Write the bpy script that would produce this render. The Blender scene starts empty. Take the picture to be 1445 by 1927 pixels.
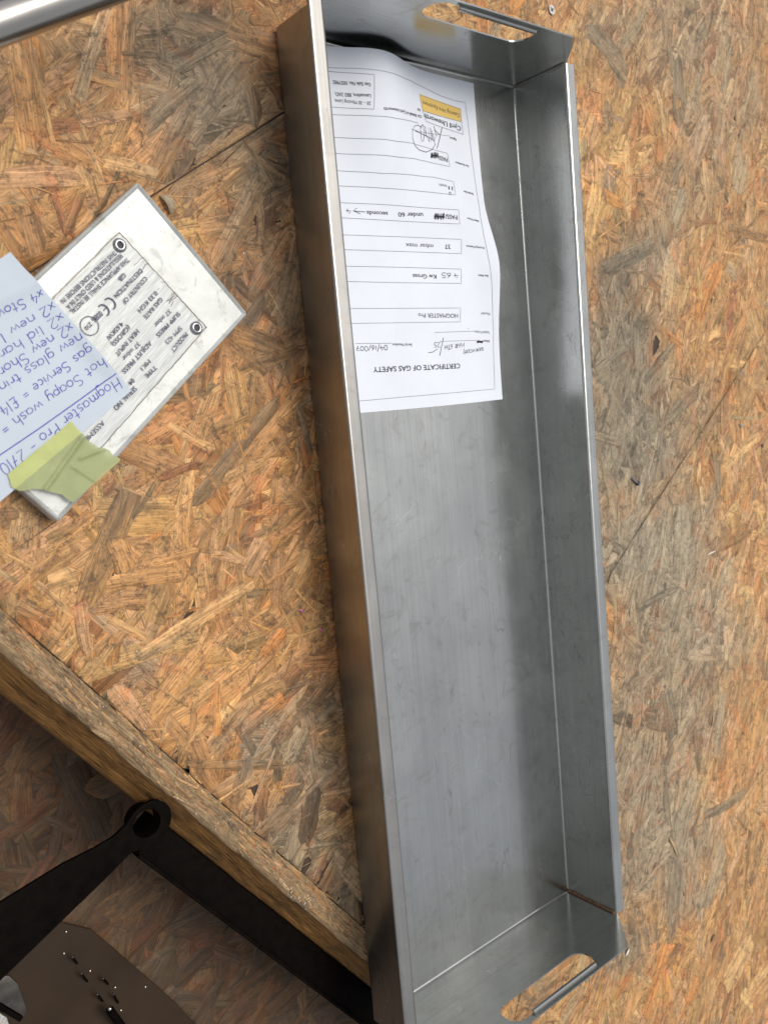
import bpy, bmesh, math, random
import numpy as np
from mathutils import Vector, Matrix

random.seed(7); rng = np.random.default_rng(11)
scene = bpy.context.scene
COL = scene.collection

# ------------------------------------------------------------------ camera
ROT = np.array([[0.7718143121210959, -0.08898635871835238, 0.6295904188971496],
                [0.14529440742535465, 0.9886437230139133, -0.0383812990413794],
                [-0.6190252036677947, 0.12109920275227849, 0.7759785952697458]])
CAM = np.array([-0.4010643, 0.54601971, 0.58618758])
FPX = 1595.74; PW, PH = 1445.0, 1927.0
cd = bpy.data.cameras.new('camera'); cam = bpy.data.objects.new('camera', cd); COL.objects.link(cam)
M = Matrix.Identity(4)
for i in range(3):
    for j in range(3): M[j][i] = ROT[i][j]
    M[i][3] = CAM[i]
cam.matrix_world = M
cd.sensor_fit = 'VERTICAL'; cd.sensor_height = 8.0; cd.sensor_width = 6.0
cd.lens = FPX / PH * 8.0
cd.clip_start = 0.01; cd.clip_end = 100
cd.dof.use_dof = True; cd.dof.focus_distance = 0.74; cd.dof.aperture_fstop = cd.lens / 3.0   # 3 mm pupil
scene.camera = cam

# ------------------------------------------------------------------ light
SUN_AZ, SUN_EL = math.radians(56), math.radians(71)     # azimuth measured from +x towards +y
world = bpy.data.worlds.new('World'); scene.world = world; world.use_nodes = True
wn = world.node_tree; bg = wn.nodes['Background']
sky = wn.nodes.new('ShaderNodeTexSky'); sky.sky_type = 'NISHITA'; sky.sun_disc = False
sky.sun_elevation = SUN_EL; sky.sun_rotation = math.pi / 2 - SUN_AZ
sky.air_density = 1.0; sky.dust_density = 4.0; sky.ozone_density = 1.0
hs = wn.nodes.new('ShaderNodeHueSaturation'); hs.inputs['Saturation'].default_value = .22   # thin overcast: a paler sky
wn.links.new(sky.outputs[0], hs.inputs['Color']); wn.links.new(hs.outputs[0], bg.inputs[0]); bg.inputs[1].default_value = 0.14
sd = bpy.data.lights.new('sun', 'SUN'); sd.energy = 1.8; sd.angle = math.radians(28); sd.color = (1, .93, .82)
so = bpy.data.objects.new('sun', sd); COL.objects.link(so)
sdir = Vector((math.cos(SUN_EL) * math.cos(SUN_AZ), math.cos(SUN_EL) * math.sin(SUN_AZ), math.sin(SUN_EL)))
so.rotation_euler = sdir.to_track_quat('Z', 'Y').to_euler(); so.location = (0.4, 1, 2)
scene.view_settings.view_transform = 'Standard'; scene.view_settings.look = 'None'
scene.view_settings.exposure = 0.0; scene.view_settings.gamma = 1

# ------------------------------------------------------------------ projection helpers
def ray(p):
    return ROT.T @ np.array([(p[0] - PW / 2) / FPX, -(p[1] - PH / 2) / FPX, -1.0])
def U(p, z=0.0):
    d = ray(p); t = (z - CAM[2]) / d[2]; return Vector(CAM + t * d)
def PJ(P):
    d = (np.asarray(P) - CAM) @ ROT.T
    return np.stack([PW / 2 + FPX * d[..., 0] / -d[..., 2], PH / 2 - FPX * d[..., 1] / -d[..., 2]], -1)
def z1(a, b): return (580 + a * .2768, 60 + b * .2768)
def z2(a, b): return (600 + a * .263, 440 + b * .263)
def zp(a, b): return (100 + a * .2076, 420 + b * .2076)
def zn(a, b): return (a * .2439, 530 + b * .2439)

# ------------------------------------------------------------------ object helpers
def link(name, me, mat=None, parent=None):
    o = bpy.data.objects.new(name, me); COL.objects.link(o)
    if mat is not None:
        for m in (mat if isinstance(mat, (list, tuple)) else [mat]): me.materials.append(m)
    if parent is not None: o.parent = parent
    return o
def mesh(name, v, f, mat=None, parent=None, smooth=False, angle=None):
    me = bpy.data.meshes.new(name); me.from_pydata([tuple(x) for x in v], [], [tuple(x) for x in f]); me.update()
    if smooth or angle:
        me.shade_smooth()
        if angle: me.set_sharp_from_angle(angle=math.radians(angle))
    return link(name, me, mat, parent)
def bmobj(name, bm, mat=None, parent=None, angle=None, recalc=True):
    if recalc: bmesh.ops.recalc_face_normals(bm, faces=bm.faces)
    me = bpy.data.meshes.new(name); bm.to_mesh(me); bm.free()
    if angle:
        me.shade_smooth(); me.set_sharp_from_angle(angle=math.radians(angle))
    return link(name, me, mat, parent)
def empty(name, loc=(0, 0, 0)):
    o = bpy.data.objects.new(name, None); o.empty_display_size = .02; COL.objects.link(o); o.location = loc; return o
def tag(o, label=None, cat=None, group=None, kind=None):
    if label: o['label'] = label
    if cat: o['category'] = cat
    if group: o['group'] = group
    if kind: o['kind'] = kind
    return o
def thing(name, loc, label, cat, group=None):
    return tag(empty(name, loc), label, cat, group)
def reparent(root):
    """children were built in world space: keep them there under an empty placed at root.location"""
    off = Vector(root.location)
    for ch in [o for o in bpy.data.objects if o.parent == root]:
        if ch.type == 'MESH' and ch.location.length < 1e-9 and not ch.get('_s'):
            ch.data.transform(Matrix.Translation(-off))
            for g in [o for o in bpy.data.objects if o.parent == ch]:
                if g.type == 'MESH': g.data.transform(Matrix.Translation(-off))

# ------------------------------------------------------------------ materials
def newmat(name):
    m = bpy.data.materials.new(name); m.use_nodes = True
    nt = m.node_tree; return m, nt, nt.nodes['Principled BSDF']
def N(nt, typ, **kw):
    n = nt.nodes.new(typ)
    for k, v in kw.items():
        if k.startswith('i_'):
            key = k[2:]; key = int(key) if key.isdigit() else key.replace('_', ' ')
            n.inputs[key].default_value = v
        else: setattr(n, k, v)
    return n
def mixc(nt, fac, a, b, blend='MIX'):
    n = nt.nodes.new('ShaderNodeMix'); n.data_type = 'RGBA'; n.blend_type = blend
    for sock, val in ((n.inputs[0], fac), (n.inputs[6], a), (n.inputs[7], b)):
        if hasattr(val, 'links'): nt.links.new(val, sock)
        else: sock.default_value = val if not isinstance(val, tuple) or len(val) == 4 else (*val, 1)
    return n.outputs[2]
def noise(nt, vec, scale, detail=4, rough=.55, stretch=None, dist=0):
    if stretch:
        mp = nt.nodes.new('ShaderNodeMapping'); mp.inputs['Scale'].default_value = stretch
        nt.links.new(vec, mp.inputs[0]); vec = mp.outputs[0]
    n = N(nt, 'ShaderNodeTexNoise', i_Scale=scale, i_Detail=detail, i_Roughness=rough, i_Distortion=dist)
    nt.links.new(vec, n.inputs['Vector']); return n.outputs[0]
def ramp(nt, fac, stops, interp='LINEAR'):
    r = nt.nodes.new('ShaderNodeValToRGB'); r.color_ramp.interpolation = interp
    el = r.color_ramp.elements
    while len(el) < len(stops): el.new(.5)
    for e, (p, c) in zip(el, stops):
        e.position = p; e.color = (c, c, c, 1) if not isinstance(c, tuple) else (*c, 1)
    nt.links.new(fac, r.inputs[0]); return r.outputs[0]
def mth(nt, op, a, b=None):
    n = nt.nodes.new('ShaderNodeMath'); n.operation = op
    for i, v in enumerate((a, b)):
        if v is None: continue
        if hasattr(v, 'links'): nt.links.new(v, n.inputs[i])
        else: n.inputs[i].default_value = v
    return n.outputs[0]
def bump(nt, bsdf, h, strength, dist):
    b = N(nt, 'ShaderNodeBump'); b.inputs['Strength'].default_value = strength; b.inputs['Distance'].default_value = dist
    nt.links.new(h, b.inputs['Height']); nt.links.new(b.outputs[0], bsdf.inputs['Normal'])

def strand_material():
    m, nt, b = newmat('pressed_wood_strand'); L = nt.links
    tint = N(nt, 'ShaderNodeAttribute', attribute_name='tint').outputs[0]
    edge = N(nt, 'ShaderNodeAttribute', attribute_name='edge').outputs[2]
    uv = N(nt, 'ShaderNodeUVMap', uv_map='grain').outputs[0]
    pos = N(nt, 'ShaderNodeNewGeometry').outputs[0]
    f1 = noise(nt, uv, 1, 3, .6, (38, 900, 1), .4)
    f2 = noise(nt, uv, 1, 2, .5, (110, 1500, 1))
    f3 = noise(nt, uv, 1, 3, .5, (18, 170, 1), .8)
    c = mixc(nt, 1.0, tint, ramp(nt, f1, [(.3, .58), (.52, 1.0), (.72, 1.32)]), 'MULTIPLY')
    c = mixc(nt, 1.0, c, ramp(nt, f3, [(.28, .55), (.5, 1.0), (.75, 1.3)]), 'MULTIPLY')
    c = mixc(nt, 1.0, c, ramp(nt, f2, [(.33, .5), (.43, 1.0)]), 'MULTIPLY')
    # soot and dirt caught in the grain
    d1 = noise(nt, pos, 75, 6, .72, None, 1.2)
    d2 = noise(nt, pos, 340, 3, .6)
    dm = mth(nt, 'MULTIPLY', ramp(nt, d1, [(.47, 0.0), (.63, 1.0)]), ramp(nt, d2, [(.40, .1), (.56, 1.0)]))
    c = mixc(nt, mth(nt, 'MULTIPLY', dm, .75), c, (.055, .042, .032))
    sp = N(nt, 'ShaderNodeTexVoronoi', i_Scale=420.0, i_Randomness=1.0); L.new(pos, sp.inputs['Vector'])
    spm = mth(nt, 'MULTIPLY', ramp(nt, sp.outputs[0], [(.12, 1.0), (.24, 0.0)]), ramp(nt, noise(nt, pos, 30, 2), [(.42, 0.0), (.56, .9)]))
    c = mixc(nt, spm, c, (.04, .03, .024))
    # resin-rich orange stains
    # fibres torn across strand borders, following the same grain
    tf = noise(nt, uv, 1, 5, .7, (45, 420, 1), 1.6)
    c = mixc(nt, mth(nt, 'MULTIPLY', ramp(nt, tf, [(.55, 0.0), (.68, 1.0)]), .42), c, mixc(nt, 1.0, c, (1.5, 1.45, 1.35), 'MULTIPLY'))
    c = mixc(nt, mth(nt, 'MULTIPLY', ramp(nt, tf, [(.30, 1.0), (.41, 0.0)]), .62), c, (.085, .05, .03))
    rs = ramp(nt, noise(nt, pos, 20, 5, .65, None, 1.4), [(.53, 0.0), (.66, .42)])
    c = mixc(nt, rs, c, mixc(nt, 1.0, c, (1.15, .62, .40), 'MULTIPLY'))
    c = mixc(nt, mth(nt, 'MULTIPLY', edge, .34), c, mixc(nt, 1.0, c, (.25, .2, .17), 'MULTIPLY'))  # darkened rims paint the gap shadows between strands
    L.new(c, b.inputs['Base Color'])
    L.new(ramp(nt, d1, [(.3, .5), (.7, .72)]), b.inputs['Roughness'])
    b.inputs['Specular IOR Level'].default_value = .35
    h = mth(nt, 'ADD', f1, mth(nt, 'MULTIPLY', f2, .6)); h = mth(nt, 'ADD', h, mth(nt, 'MULTIPLY', d2, .5))
    bump(nt, b, h, .55, .0006)
    return m
def steel_material(name, col=(.50, .50, .49), rough=.24, along='Y', scratch=1.0, dull=.0):
    m, nt, b = newmat(name); L = nt.links
    pos = N(nt, 'ShaderNodeTexCoord').outputs['Object']
    st = {'Y': (700, 5, 700), 'X': (5, 700, 700), 'Z': (700, 700, 5)}[along]
    st2 = {'Y': (160, 2.2, 160), 'X': (2.2, 160, 160), 'Z': (160, 160, 2.2)}[along]
    br = noise(nt, pos, 1, 3, .6, st); br2 = noise(nt, pos, 1, 3, .6, st2, .2)
    cl = noise(nt, pos, 14, 4, .6, None, .5)
    c = mixc(nt, 1.0, (*col, 1), ramp(nt, br2, [(.3, .96), (.7, 1.03)]), 'MULTIPLY')
    c = mixc(nt, 1.0, c, ramp(nt, cl, [(.3, .94), (.7, 1.04)]), 'MULTIPLY')
    c = mixc(nt, 1.0, c, ramp(nt, br, [(.32, .92), (.5, 1.0), (.7, 1.04)]), 'MULTIPLY')
    # fine scratches: thin wandering lines
    w = N(nt, 'ShaderNodeTexVoronoi', feature='DISTANCE_TO_EDGE', i_Scale=1.0)
    mp = N(nt, 'ShaderNodeMapping'); mp.inputs['Scale'].default_value = {'Y': (60, 9, 60), 'X': (9, 60, 60), 'Z': (60, 60, 9)}[along]
    wob = mixc(nt, .02, pos, N(nt, 'ShaderNodeTexNoise', i_Scale=9.0).outputs[1], 'ADD')
    L.new(wob, mp.inputs[0]); L.new(mp.outputs[0], w.inputs['Vector'])
    sc = mth(nt, 'MULTIPLY', ramp(nt, w.outputs[0], [(.0, 1.0), (.02, 0.0)]), ramp(nt, noise(nt, pos, 22, 3), [(.5, 0.0), (.62, 1.0)]))
    c = mixc(nt, mth(nt, 'MULTIPLY', sc, .6 * scratch), c, (.17, .17, .16))
    w2 = N(nt, 'ShaderNodeTexVoronoi', feature='DISTANCE_TO_EDGE', i_Scale=1.0); mp2 = N(nt, 'ShaderNodeMapping'); mp2.inputs['Scale'].default_value = (34, 11, 34); mp2.inputs['Rotation'].default_value = (0, 0, .55)
    L.new(wob, mp2.inputs[0]); L.new(mp2.outputs[0], w2.inputs['Vector'])
    sc2 = mth(nt, 'MULTIPLY', ramp(nt, w2.outputs[0], [(.0, 1.0), (.008, 0.0)]), ramp(nt, noise(nt, pos, 17, 3), [(.54, 0.0), (.64, 1.0)]))
    c = mixc(nt, mth(nt, 'MULTIPLY', sc2, .55 * scratch), c, (.85, .85, .84))
    sm = ramp(nt, noise(nt, pos, 38, 5, .7, None, 1.5), [(.54, 0.0), (.70, .6)])
    c = mixc(nt, mth(nt, 'MULTIPLY', sm, .5), c, (.25, .22, .18))
    L.new(c, b.inputs['Base Color']); b.inputs['Metallic'].default_value = 1.0
    r = mth(nt, 'ADD', rough - .08, mth(nt, 'MULTIPLY', cl, .18)); r = mth(nt, 'ADD', r, mth(nt, 'MULTIPLY', sc, .12))
    L.new(r, b.inputs['Roughness'])
    bump(nt, b, mth(nt, 'ADD', mth(nt, 'MULTIPLY', br, .6), mth(nt, 'MULTIPLY', br2, .8)), .12, .0002)
    return m
def plain(name, col, rough=.5, metal=0.0, var=.12, scale=60, bumpd=0.0, spec=.5):
    m, nt, b = newmat(name)
    pos = N(nt, 'ShaderNodeTexCoord').outputs['Object']
    n = noise(nt, pos, scale, 4, .6)
    c = mixc(nt, 1.0, (*col, 1), ramp(nt, n, [(.3, 1 - var), (.7, 1 + var)]), 'MULTIPLY')
    nt.links.new(c, b.inputs['Base Color']); b.inputs['Metallic'].default_value = metal
    b.inputs['Specular IOR Level'].default_value = spec
    nt.links.new(ramp(nt, n, [(.3, max(.02, rough - .06)), (.7, min(1, rough + .06))]), b.inputs['Roughness'])
    if bumpd: bump(nt, b, noise(nt, pos, scale * 6, 3), .4, bumpd)
    return m
def paper_material(name, col, crease=.3):
    m, nt, b = newmat(name); pos = N(nt, 'ShaderNodeTexCoord').outputs['Object']
    n = noise(nt, pos, 18, 3); c = mixc(nt, 1.0, (*col, 1), ramp(nt, n, [(.3, .96), (.7, 1.03)]), 'MULTIPLY')
    sm = ramp(nt, noise(nt, pos, 45, 5, .7, None, 1), [(.68, 0.0), (.8, .25)])
    c = mixc(nt, sm, c, (.42, .42, .44))
    nt.links.new(c, b.inputs['Base Color']); b.inputs['Roughness'].default_value = .75; b.inputs['Specular IOR Level'].default_value = .25
    bump(nt, b, noise(nt, pos, 28, 3, .5), crease, .001)
    return m
def ink(name, col): 
    m, nt, b = newmat(name); b.inputs['Base Color'].default_value = (*col, 1); b.inputs['Roughness'].default_value = .6
    b.inputs['Specular IOR Level'].default_value = .2; return m

MAT = {}
MAT['strand'] = strand_material()
MAT['core'] = plain('board_core', (.05, .03, .018), .8, var=.4, scale=200)
MAT['steel'] = steel_material('brushed_stainless_length', col=(.51, .52, .50), rough=.22, along='Y')
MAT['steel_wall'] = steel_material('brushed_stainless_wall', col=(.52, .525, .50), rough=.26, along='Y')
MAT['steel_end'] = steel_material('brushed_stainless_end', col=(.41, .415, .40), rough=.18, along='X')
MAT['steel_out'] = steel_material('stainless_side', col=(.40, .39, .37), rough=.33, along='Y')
MAT['weld'] = plain('rusty_weld', (.16, .09, .055), .6, .4, var=.6, scale=260, bumpd=.0005)
MAT['weld_clean'] = plain('clean_weld', (.25, .25, .24), .4, .9, var=.4, scale=500, bumpd=.0005)
MAT['chrome'] = plain('polished_tube', (.42, .40, .37), .24, 1.0, var=.05, scale=20)
MAT['paper'] = paper_material('white_office_paper', (.66, .70, .77), .12)
MAT['note'] = paper_material('bluish_note_paper', (.47, .53, .60), .2)
MAT['black_ink'] = ink('black_print', (.03, .03, .045))
MAT['line_ink'] = ink('grey_rule_print', (.16, .17, .20))
MAT['pen'] = ink('black_ballpoint', (.02, .02, .03))
MAT['blue_pen'] = ink('blue_ballpoint', (.07, .07, .38))
MAT['yellow'] = ink('yellow_logo_print', (.66, .46, .14))
MAT['etch'] = ink('etched_grey_lettering', (.07, .07, .12))
MAT['rivet'] = plain('rivet_metal', (.40, .40, .42), .22, 1.0, var=.2, scale=300)
MAT['dark'] = plain('dark_void', (.012, .012, .014), .5)
MAT['black_iron'] = plain('black_painted_iron', (.0045, .0035, .003), .5, 0, var=.3, scale=120, bumpd=.0001, spec=.012)
MAT['enamel'] = plain('dark_brown_enamel', (.034, .022, .014), .45, 0, var=.2, scale=12, spec=.1)
MAT['bracket'] = plain('grimy_grey_steel', (.10, .09, .08), .4, .8, var=.35, scale=70)
MAT['screw'] = plain('zinc_screw', (.62, .60, .55), .3, .7, var=.15, scale=400)
MAT['chip'] = plain('pale_splinter', (.50, .34, .16), .6, var=.2, scale=200)
MAT['leaf'] = plain('dry_seed_husk', (.28, .23, .15), .6, var=.3, scale=300)
MAT['white_bit'] = plain('white_crumb', (.75, .73, .68), .5)
MAT['pink'] = plain('pink_glitter', (.65, .10, .45), .3)
MAT['blue_bit'] = plain('blue_crumb', (.05, .16, .22), .5)

def lid_material():
    m, nt, b = newmat('scuffed_white_metal'); pos = N(nt, 'ShaderNodeTexCoord').outputs['Object']
    a = noise(nt, pos, 26, 5, .65, None, .6); s = noise(nt, pos, 60, 5, .7, None, 1.0)
    c = mixc(nt, 1.0, (.51, .525, .51, 1), ramp(nt, a, [(.3, .76), (.6, 1.06)]), 'MULTIPLY')
    c = mixc(nt, ramp(nt, s, [(.55, 0.0), (.70, .8)]), c, (.26, .27, .26))
    nt.links.new(c, b.inputs['Base Color']); b.inputs['Roughness'].default_value = .38; b.inputs['Metallic'].default_value = .2
    bump(nt, b, a, .15, .001); return m
def plate_material():
    m, nt, b = newmat('brushed_aluminium_plate'); uv = N(nt, 'ShaderNodeUVMap', uv_map='grain').outputs[0]
    n = noise(nt, uv, 1, 3, .6, (60, 1500, 1)); n2 = noise(nt, uv, 1, 2, .5, (40, 300, 1))
    c = mixc(nt, 1.0, (.50, .52, .52, 1), ramp(nt, n, [(.3, .72), (.65, 1.08)]), 'MULTIPLY')
    c = mixc(nt, 1.0, c, ramp(nt, n2, [(.3, .86), (.6, 1.04)]), 'MULTIPLY')
    nt.links.new(c, b.inputs['Base Color']); b.inputs['Metallic'].default_value = .15; b.inputs['Roughness'].default_value = .45
    bump(nt, b, n, .3, .0002); return m
def tape_material(name='green_masking_tape', col=(.50, .58, .19, 1)):
    m, nt, b = newmat(name); pos = N(nt, 'ShaderNodeTexCoord').outputs['Object']
    n = noise(nt, pos, 45, 4, .6, None, .5)
    c = mixc(nt, 1.0, col, ramp(nt, n, [(.3, .86), (.7, 1.08)]), 'MULTIPLY')
    nt.links.new(c, b.inputs['Base Color']); b.inputs['Roughness'].default_value = .55
    b.inputs['Alpha'].default_value = .86
    bump(nt, b, noise(nt, pos, 400, 3), .25, .0004); return m
MAT['lid'] = lid_material(); MAT['plate'] = plate_material(); MAT['tape'] = tape_material('green_masking_tape', (.46, .50, .17, 1)); MAT['tape2'] = tape_material('green_masking_tape_over_metal', (.31, .35, .15, 1))
def timber_material(name, c1, c2, dark, greyf):
    m, nt, b = newmat(name); uv = N(nt, 'ShaderNodeUVMap', uv_map='grain').outputs[0]
    pos = N(nt, 'ShaderNodeNewGeometry').outputs[0]
    f = noise(nt, uv, 1, 5, .65, (16, 260, 1), .5); g = noise(nt, uv, 1, 4, .65, (60, 900, 1), .6)
    big = noise(nt, pos, 26, 5, .68, None, .6)
    c = mixc(nt, f, c1, c2)
    c = mixc(nt, 1.0, c, ramp(nt, g, [(.32, .35), (.5, 1.0), (.68, 1.6)]), 'MULTIPLY')
    c = mixc(nt, mth(nt, 'MULTIPLY', ramp(nt, big, [(.5, 0.0), (.66, 1.0)]), greyf), c, dark)
    nt.links.new(c, b.inputs['Base Color']); b.inputs['Roughness'].default_value = .65; b.inputs['Specular IOR Level'].default_value = .35
    bump(nt, b, mth(nt, 'ADD', f, g), 1.0, .0016); return m
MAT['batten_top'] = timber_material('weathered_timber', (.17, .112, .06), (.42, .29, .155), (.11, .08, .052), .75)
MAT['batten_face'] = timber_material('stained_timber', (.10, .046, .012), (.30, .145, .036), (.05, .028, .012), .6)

# ------------------------------------------------------------------ geometry of the place
L_, W_, H_ = .848, .2759, .0658
HE = .1055
EU = (Vector((-.2606, .4392)), Vector((.0005, .0878)))      # board edge
EM = (Vector((-.2646, .4100)), Vector((-.0012, .0568)))     # batten arris
EL = (Vector((-.2614, .3756)), Vector((.0217, .0032)))      # batten foot at z=-.03
def ext(e, a, b):
    d = (e[1] - e[0]); return e[0] - d * a, e[0] + d * b
J1 = (U((284, 370)), U((545, 205))); J2 = (U((1141, 1091)), U((1329, 797)))

# ------------------------------------------------------------------ oriented strand board
PAL = dict(gold=(.43, .215, .082), light=(.52, .295, .130), pink=(.46, .25, .130), orange=(.45, .175, .048), red=(.27, .10, .042),
           brown=(.25, .125, .052), grey=(.215, .148, .088), greyl=(.34, .235, .14), greyd=(.13, .088, .052), tan=(.38, .205, .088))
WEAR_SHADE = [(330, 90, 110, .75, .75), (400, 190, 110, .9, .62), (470, 260, 80, .8, .5), (500, 330, 70, .7, .5), (480, 430, 70, .45, .6), (530, 530, 60, .5, .6),  # grey wear patches; dark factors left of the tray also paint in shade
        (350, 330, 60, .5, .7), (150, 100, 50, .4, .8), (395, 35, 22, .9, .45), (450, 560, 70, .5, .5), (530, 650, 60, .4, .6), (30, 120, 60, .2, .8),
        (1180, 840, 120, .95, .85), (1220, 1040, 130, .95, 1.0), (1170, 650, 90, .9, .72), (1160, 530, 50, .9, .6), (1180, 720, 80, .9, .75), (1250, 1300, 130, .75, .95),
        (1200, 1450, 110, .8, .95), (1250, 1580, 110, .8, .95), (1290, 1180, 110, .85, .95), (1190, 1650, 60, .8, .9), (1180, 1790, 50, .7, .8), (1280, 1680, 50, .7, .9),
        (1150, 60, 60, .5, .9), (1300, 40, 120, .55, .95), (1370, 200, 90, .45, .95), (1280, 360, 80, .4, .9), (1230, 480, 60, .7, .8), (1300, 770, 60, .5, .85),
        (480, 1400, 60, .85, .75), (590, 1440, 60, .85, .75), (560, 1290, 30, .5, .6), (600, 1330, 50, .7, .6), (560, 1590, 90, .8, .75), (640, 1690, 60, .8, .6), (260, 1260, 30, .5, .8),
        (330, 1200, 30, .3, .8), (230, 950, 40, .4, .6), (60, 960, 60, .3, .6), (1000, 1850, 40, .5, .8)]
BRIGHT = [(1400, 1120, 130, 1.2), (1400, 860, 90, 1.15), (1420, 1500, 150, 1.15), (1350, 1850, 160, 1.1), (420, 1330, 110, 1.15), (1120, 300, 80, 1.15), (1010, 20, 60, 1.2),  # orange patches, plus sunlight on the right put into the strand colour
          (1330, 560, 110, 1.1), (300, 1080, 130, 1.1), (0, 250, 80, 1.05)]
def wear_shade_field(px):
    g = np.zeros(len(px)); k = np.ones(len(px))
    n = (np.sin(px[:, 0] * .031 + 2 * np.sin(px[:, 1] * .017)) + np.sin(px[:, 1] * .043 + px[:, 0] * .022)) * .5
    for x, y, r, ga, da in WEAR_SHADE:
        d = np.hypot(px[:, 0] - x, px[:, 1] - y) / (r * (1 + .22 * n)); w = np.clip(1.45 - d, 0, 1); w = w * w * (3 - 2 * w)
        g = np.maximum(g, w * ga); k = np.minimum(k, 1 + (da - 1) * w)
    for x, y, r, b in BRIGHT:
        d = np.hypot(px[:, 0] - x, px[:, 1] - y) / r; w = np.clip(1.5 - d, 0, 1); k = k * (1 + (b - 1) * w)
    return g, k

def strand_arrays(cx, cy, ang, ln, wd, z0, sl, tints, seed, field=True, clampf=None):
    """build n pressed strands: two rings of 16 vertices each (foot and worn top)"""
    r = np.random.default_rng(seed); n = len(cx)
    t = np.array([-1, -.72, -.38, 0, .38, .72, 1]); m = 16
    u = np.zeros((n, m)); v = np.zeros((n, m))
    top = np.sort(r.uniform(-1, 1, (n, 7)) * .10 + t, axis=1)
    u[:, 0:7] = top; v[:, 0:7] = 1 + r.normal(0, .10, (n, 7))
    bot = np.sort(r.uniform(-1, 1, (n, 7)) * .10 + t, axis=1)
    u[:, 8:15] = bot[:, ::-1]; v[:, 8:15] = -1 + r.normal(0, .10, (n, 7))
    taper = r.uniform(.2, .95, (n, 2))
    v[:, [0, 14]] *= taper[:, :1]; v[:, [6, 8]] *= taper[:, 1:]
    u[:, 7] = 1 + r.uniform(-.16, .14, n); v[:, 7] = r.uniform(-.5, .5, n) * taper[:, 1]
    u[:, 15] = -1 - r.uniform(-.16, .14, n); v[:, 15] = r.uniform(-.5, .5, n) * taper[:, 0]
    bend = r.normal(0, .12, (n, 1)) * (wd / ln)[:, None] * 3
    U_ = u * ln[:, None] / 2; V_ = v * wd[:, None] / 2 + bend * ln[:, None] / 2 * (u ** 2 - .4)
    inx = np.minimum(.00045, wd * .16)[:, None]
    Ui = U_ - np.sign(u) * inx * np.where(np.abs(u) > .8, 1.6, .0); Vi = V_ * (1 - 2 * inx / wd[:, None])
    UU = np.concatenate([U_, Ui], 1); VV = np.concatenate([V_, Vi], 1)
    c, s = np.cos(ang)[:, None], np.sin(ang)[:, None]
    X = cx[:, None] + UU * c - VV * s; Y = cy[:, None] + UU * s + VV * c
    Z = z0[:, None] + sl[:, :1] * UU + sl[:, 1:] * VV
    Z[:, :m] -= .00024
    if clampf is not None: X, Y = clampf(X, Y, cx, cy)
    P = np.stack([X, Y, Z], -1).reshape(-1, 3)
    edge = np.tile(np.concatenate([np.ones(m), np.zeros(m)]), n)
    off = r.uniform(0, 50, (n, 2))
    G = np.stack([UU + off[:, :1], VV + off[:, 1:]], -1).reshape(-1, 2)
    T = np.repeat(tints, 2 * m, 0)
    if field:
        px = PJ(P); g, k = wear_shade_field(px)
        lum = T @ np.array([.3, .5, .2]); grey = lum[:, None] * np.array([1.20, .935, .66])[None] * .95
        T = (T * (1 - g[:, None]) + grey * g[:, None]) * k[:, None] * np.where(px[:, :1] < 800, np.array([[1.15, 1.17, 1.10]]), np.array([[1.13, 1.22, 1.20]]))
    F = []
    base = [(i, (i + 1) % m, m + (i + 1) % m, m + i) for i in range(m)]
    return P, edge, G, T, n, m, base
def strands_to_mesh(name, A, lo, hi):
    P, edge, G, T, n, m, base = A
    k = hi - lo; nv = 2 * m; s = slice(lo * nv, hi * nv)
    quad = (np.array(base)[None] + (np.arange(k) * nv)[:, None, None]).reshape(-1, 4)
    ng = (np.arange(m, 2 * m)[None] + (np.arange(k) * nv)[:, None])
    # face winding: rings run clockwise seen from above -> flip
    quad = quad[:, ::-1]; ng = ng[:, ::-1]
    me = bpy.data.meshes.new(name)
    nl = quad.size + ng.size; me.vertices.add(k * nv); me.loops.add(nl); me.polygons.add(len(quad) + k)
    me.vertices.foreach_set('co', P[s].astype(np.float32).ravel())
    li = np.concatenate([quad.ravel(), ng.ravel()]); me.loops.foreach_set('vertex_index', li.astype(np.int32))
    st = np.concatenate([np.arange(len(quad)) * 4, quad.size + np.arange(k) * m]); me.polygons.foreach_set('loop_start', st.astype(np.int32))
    me.update(calc_edges=True); me.validate()
    a = me.attributes.new('tint', 'FLOAT_COLOR', 'POINT'); a.data.foreach_set('color', np.concatenate([T[s], np.ones((k * nv, 1))], 1).astype(np.float32).ravel())
    e = me.attributes.new('edge', 'FLOAT', 'POINT'); e.data.foreach_set('value', edge[s].astype(np.float32))
    uvl = me.uv_layers.new(name='grain')
    li2 = np.zeros(len(me.loops), np.int32); me.loops.foreach_get('vertex_index', li2)
    uvl.data.foreach_set('uv', G[s][li2].astype(np.float32).ravel())
    return me

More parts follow.
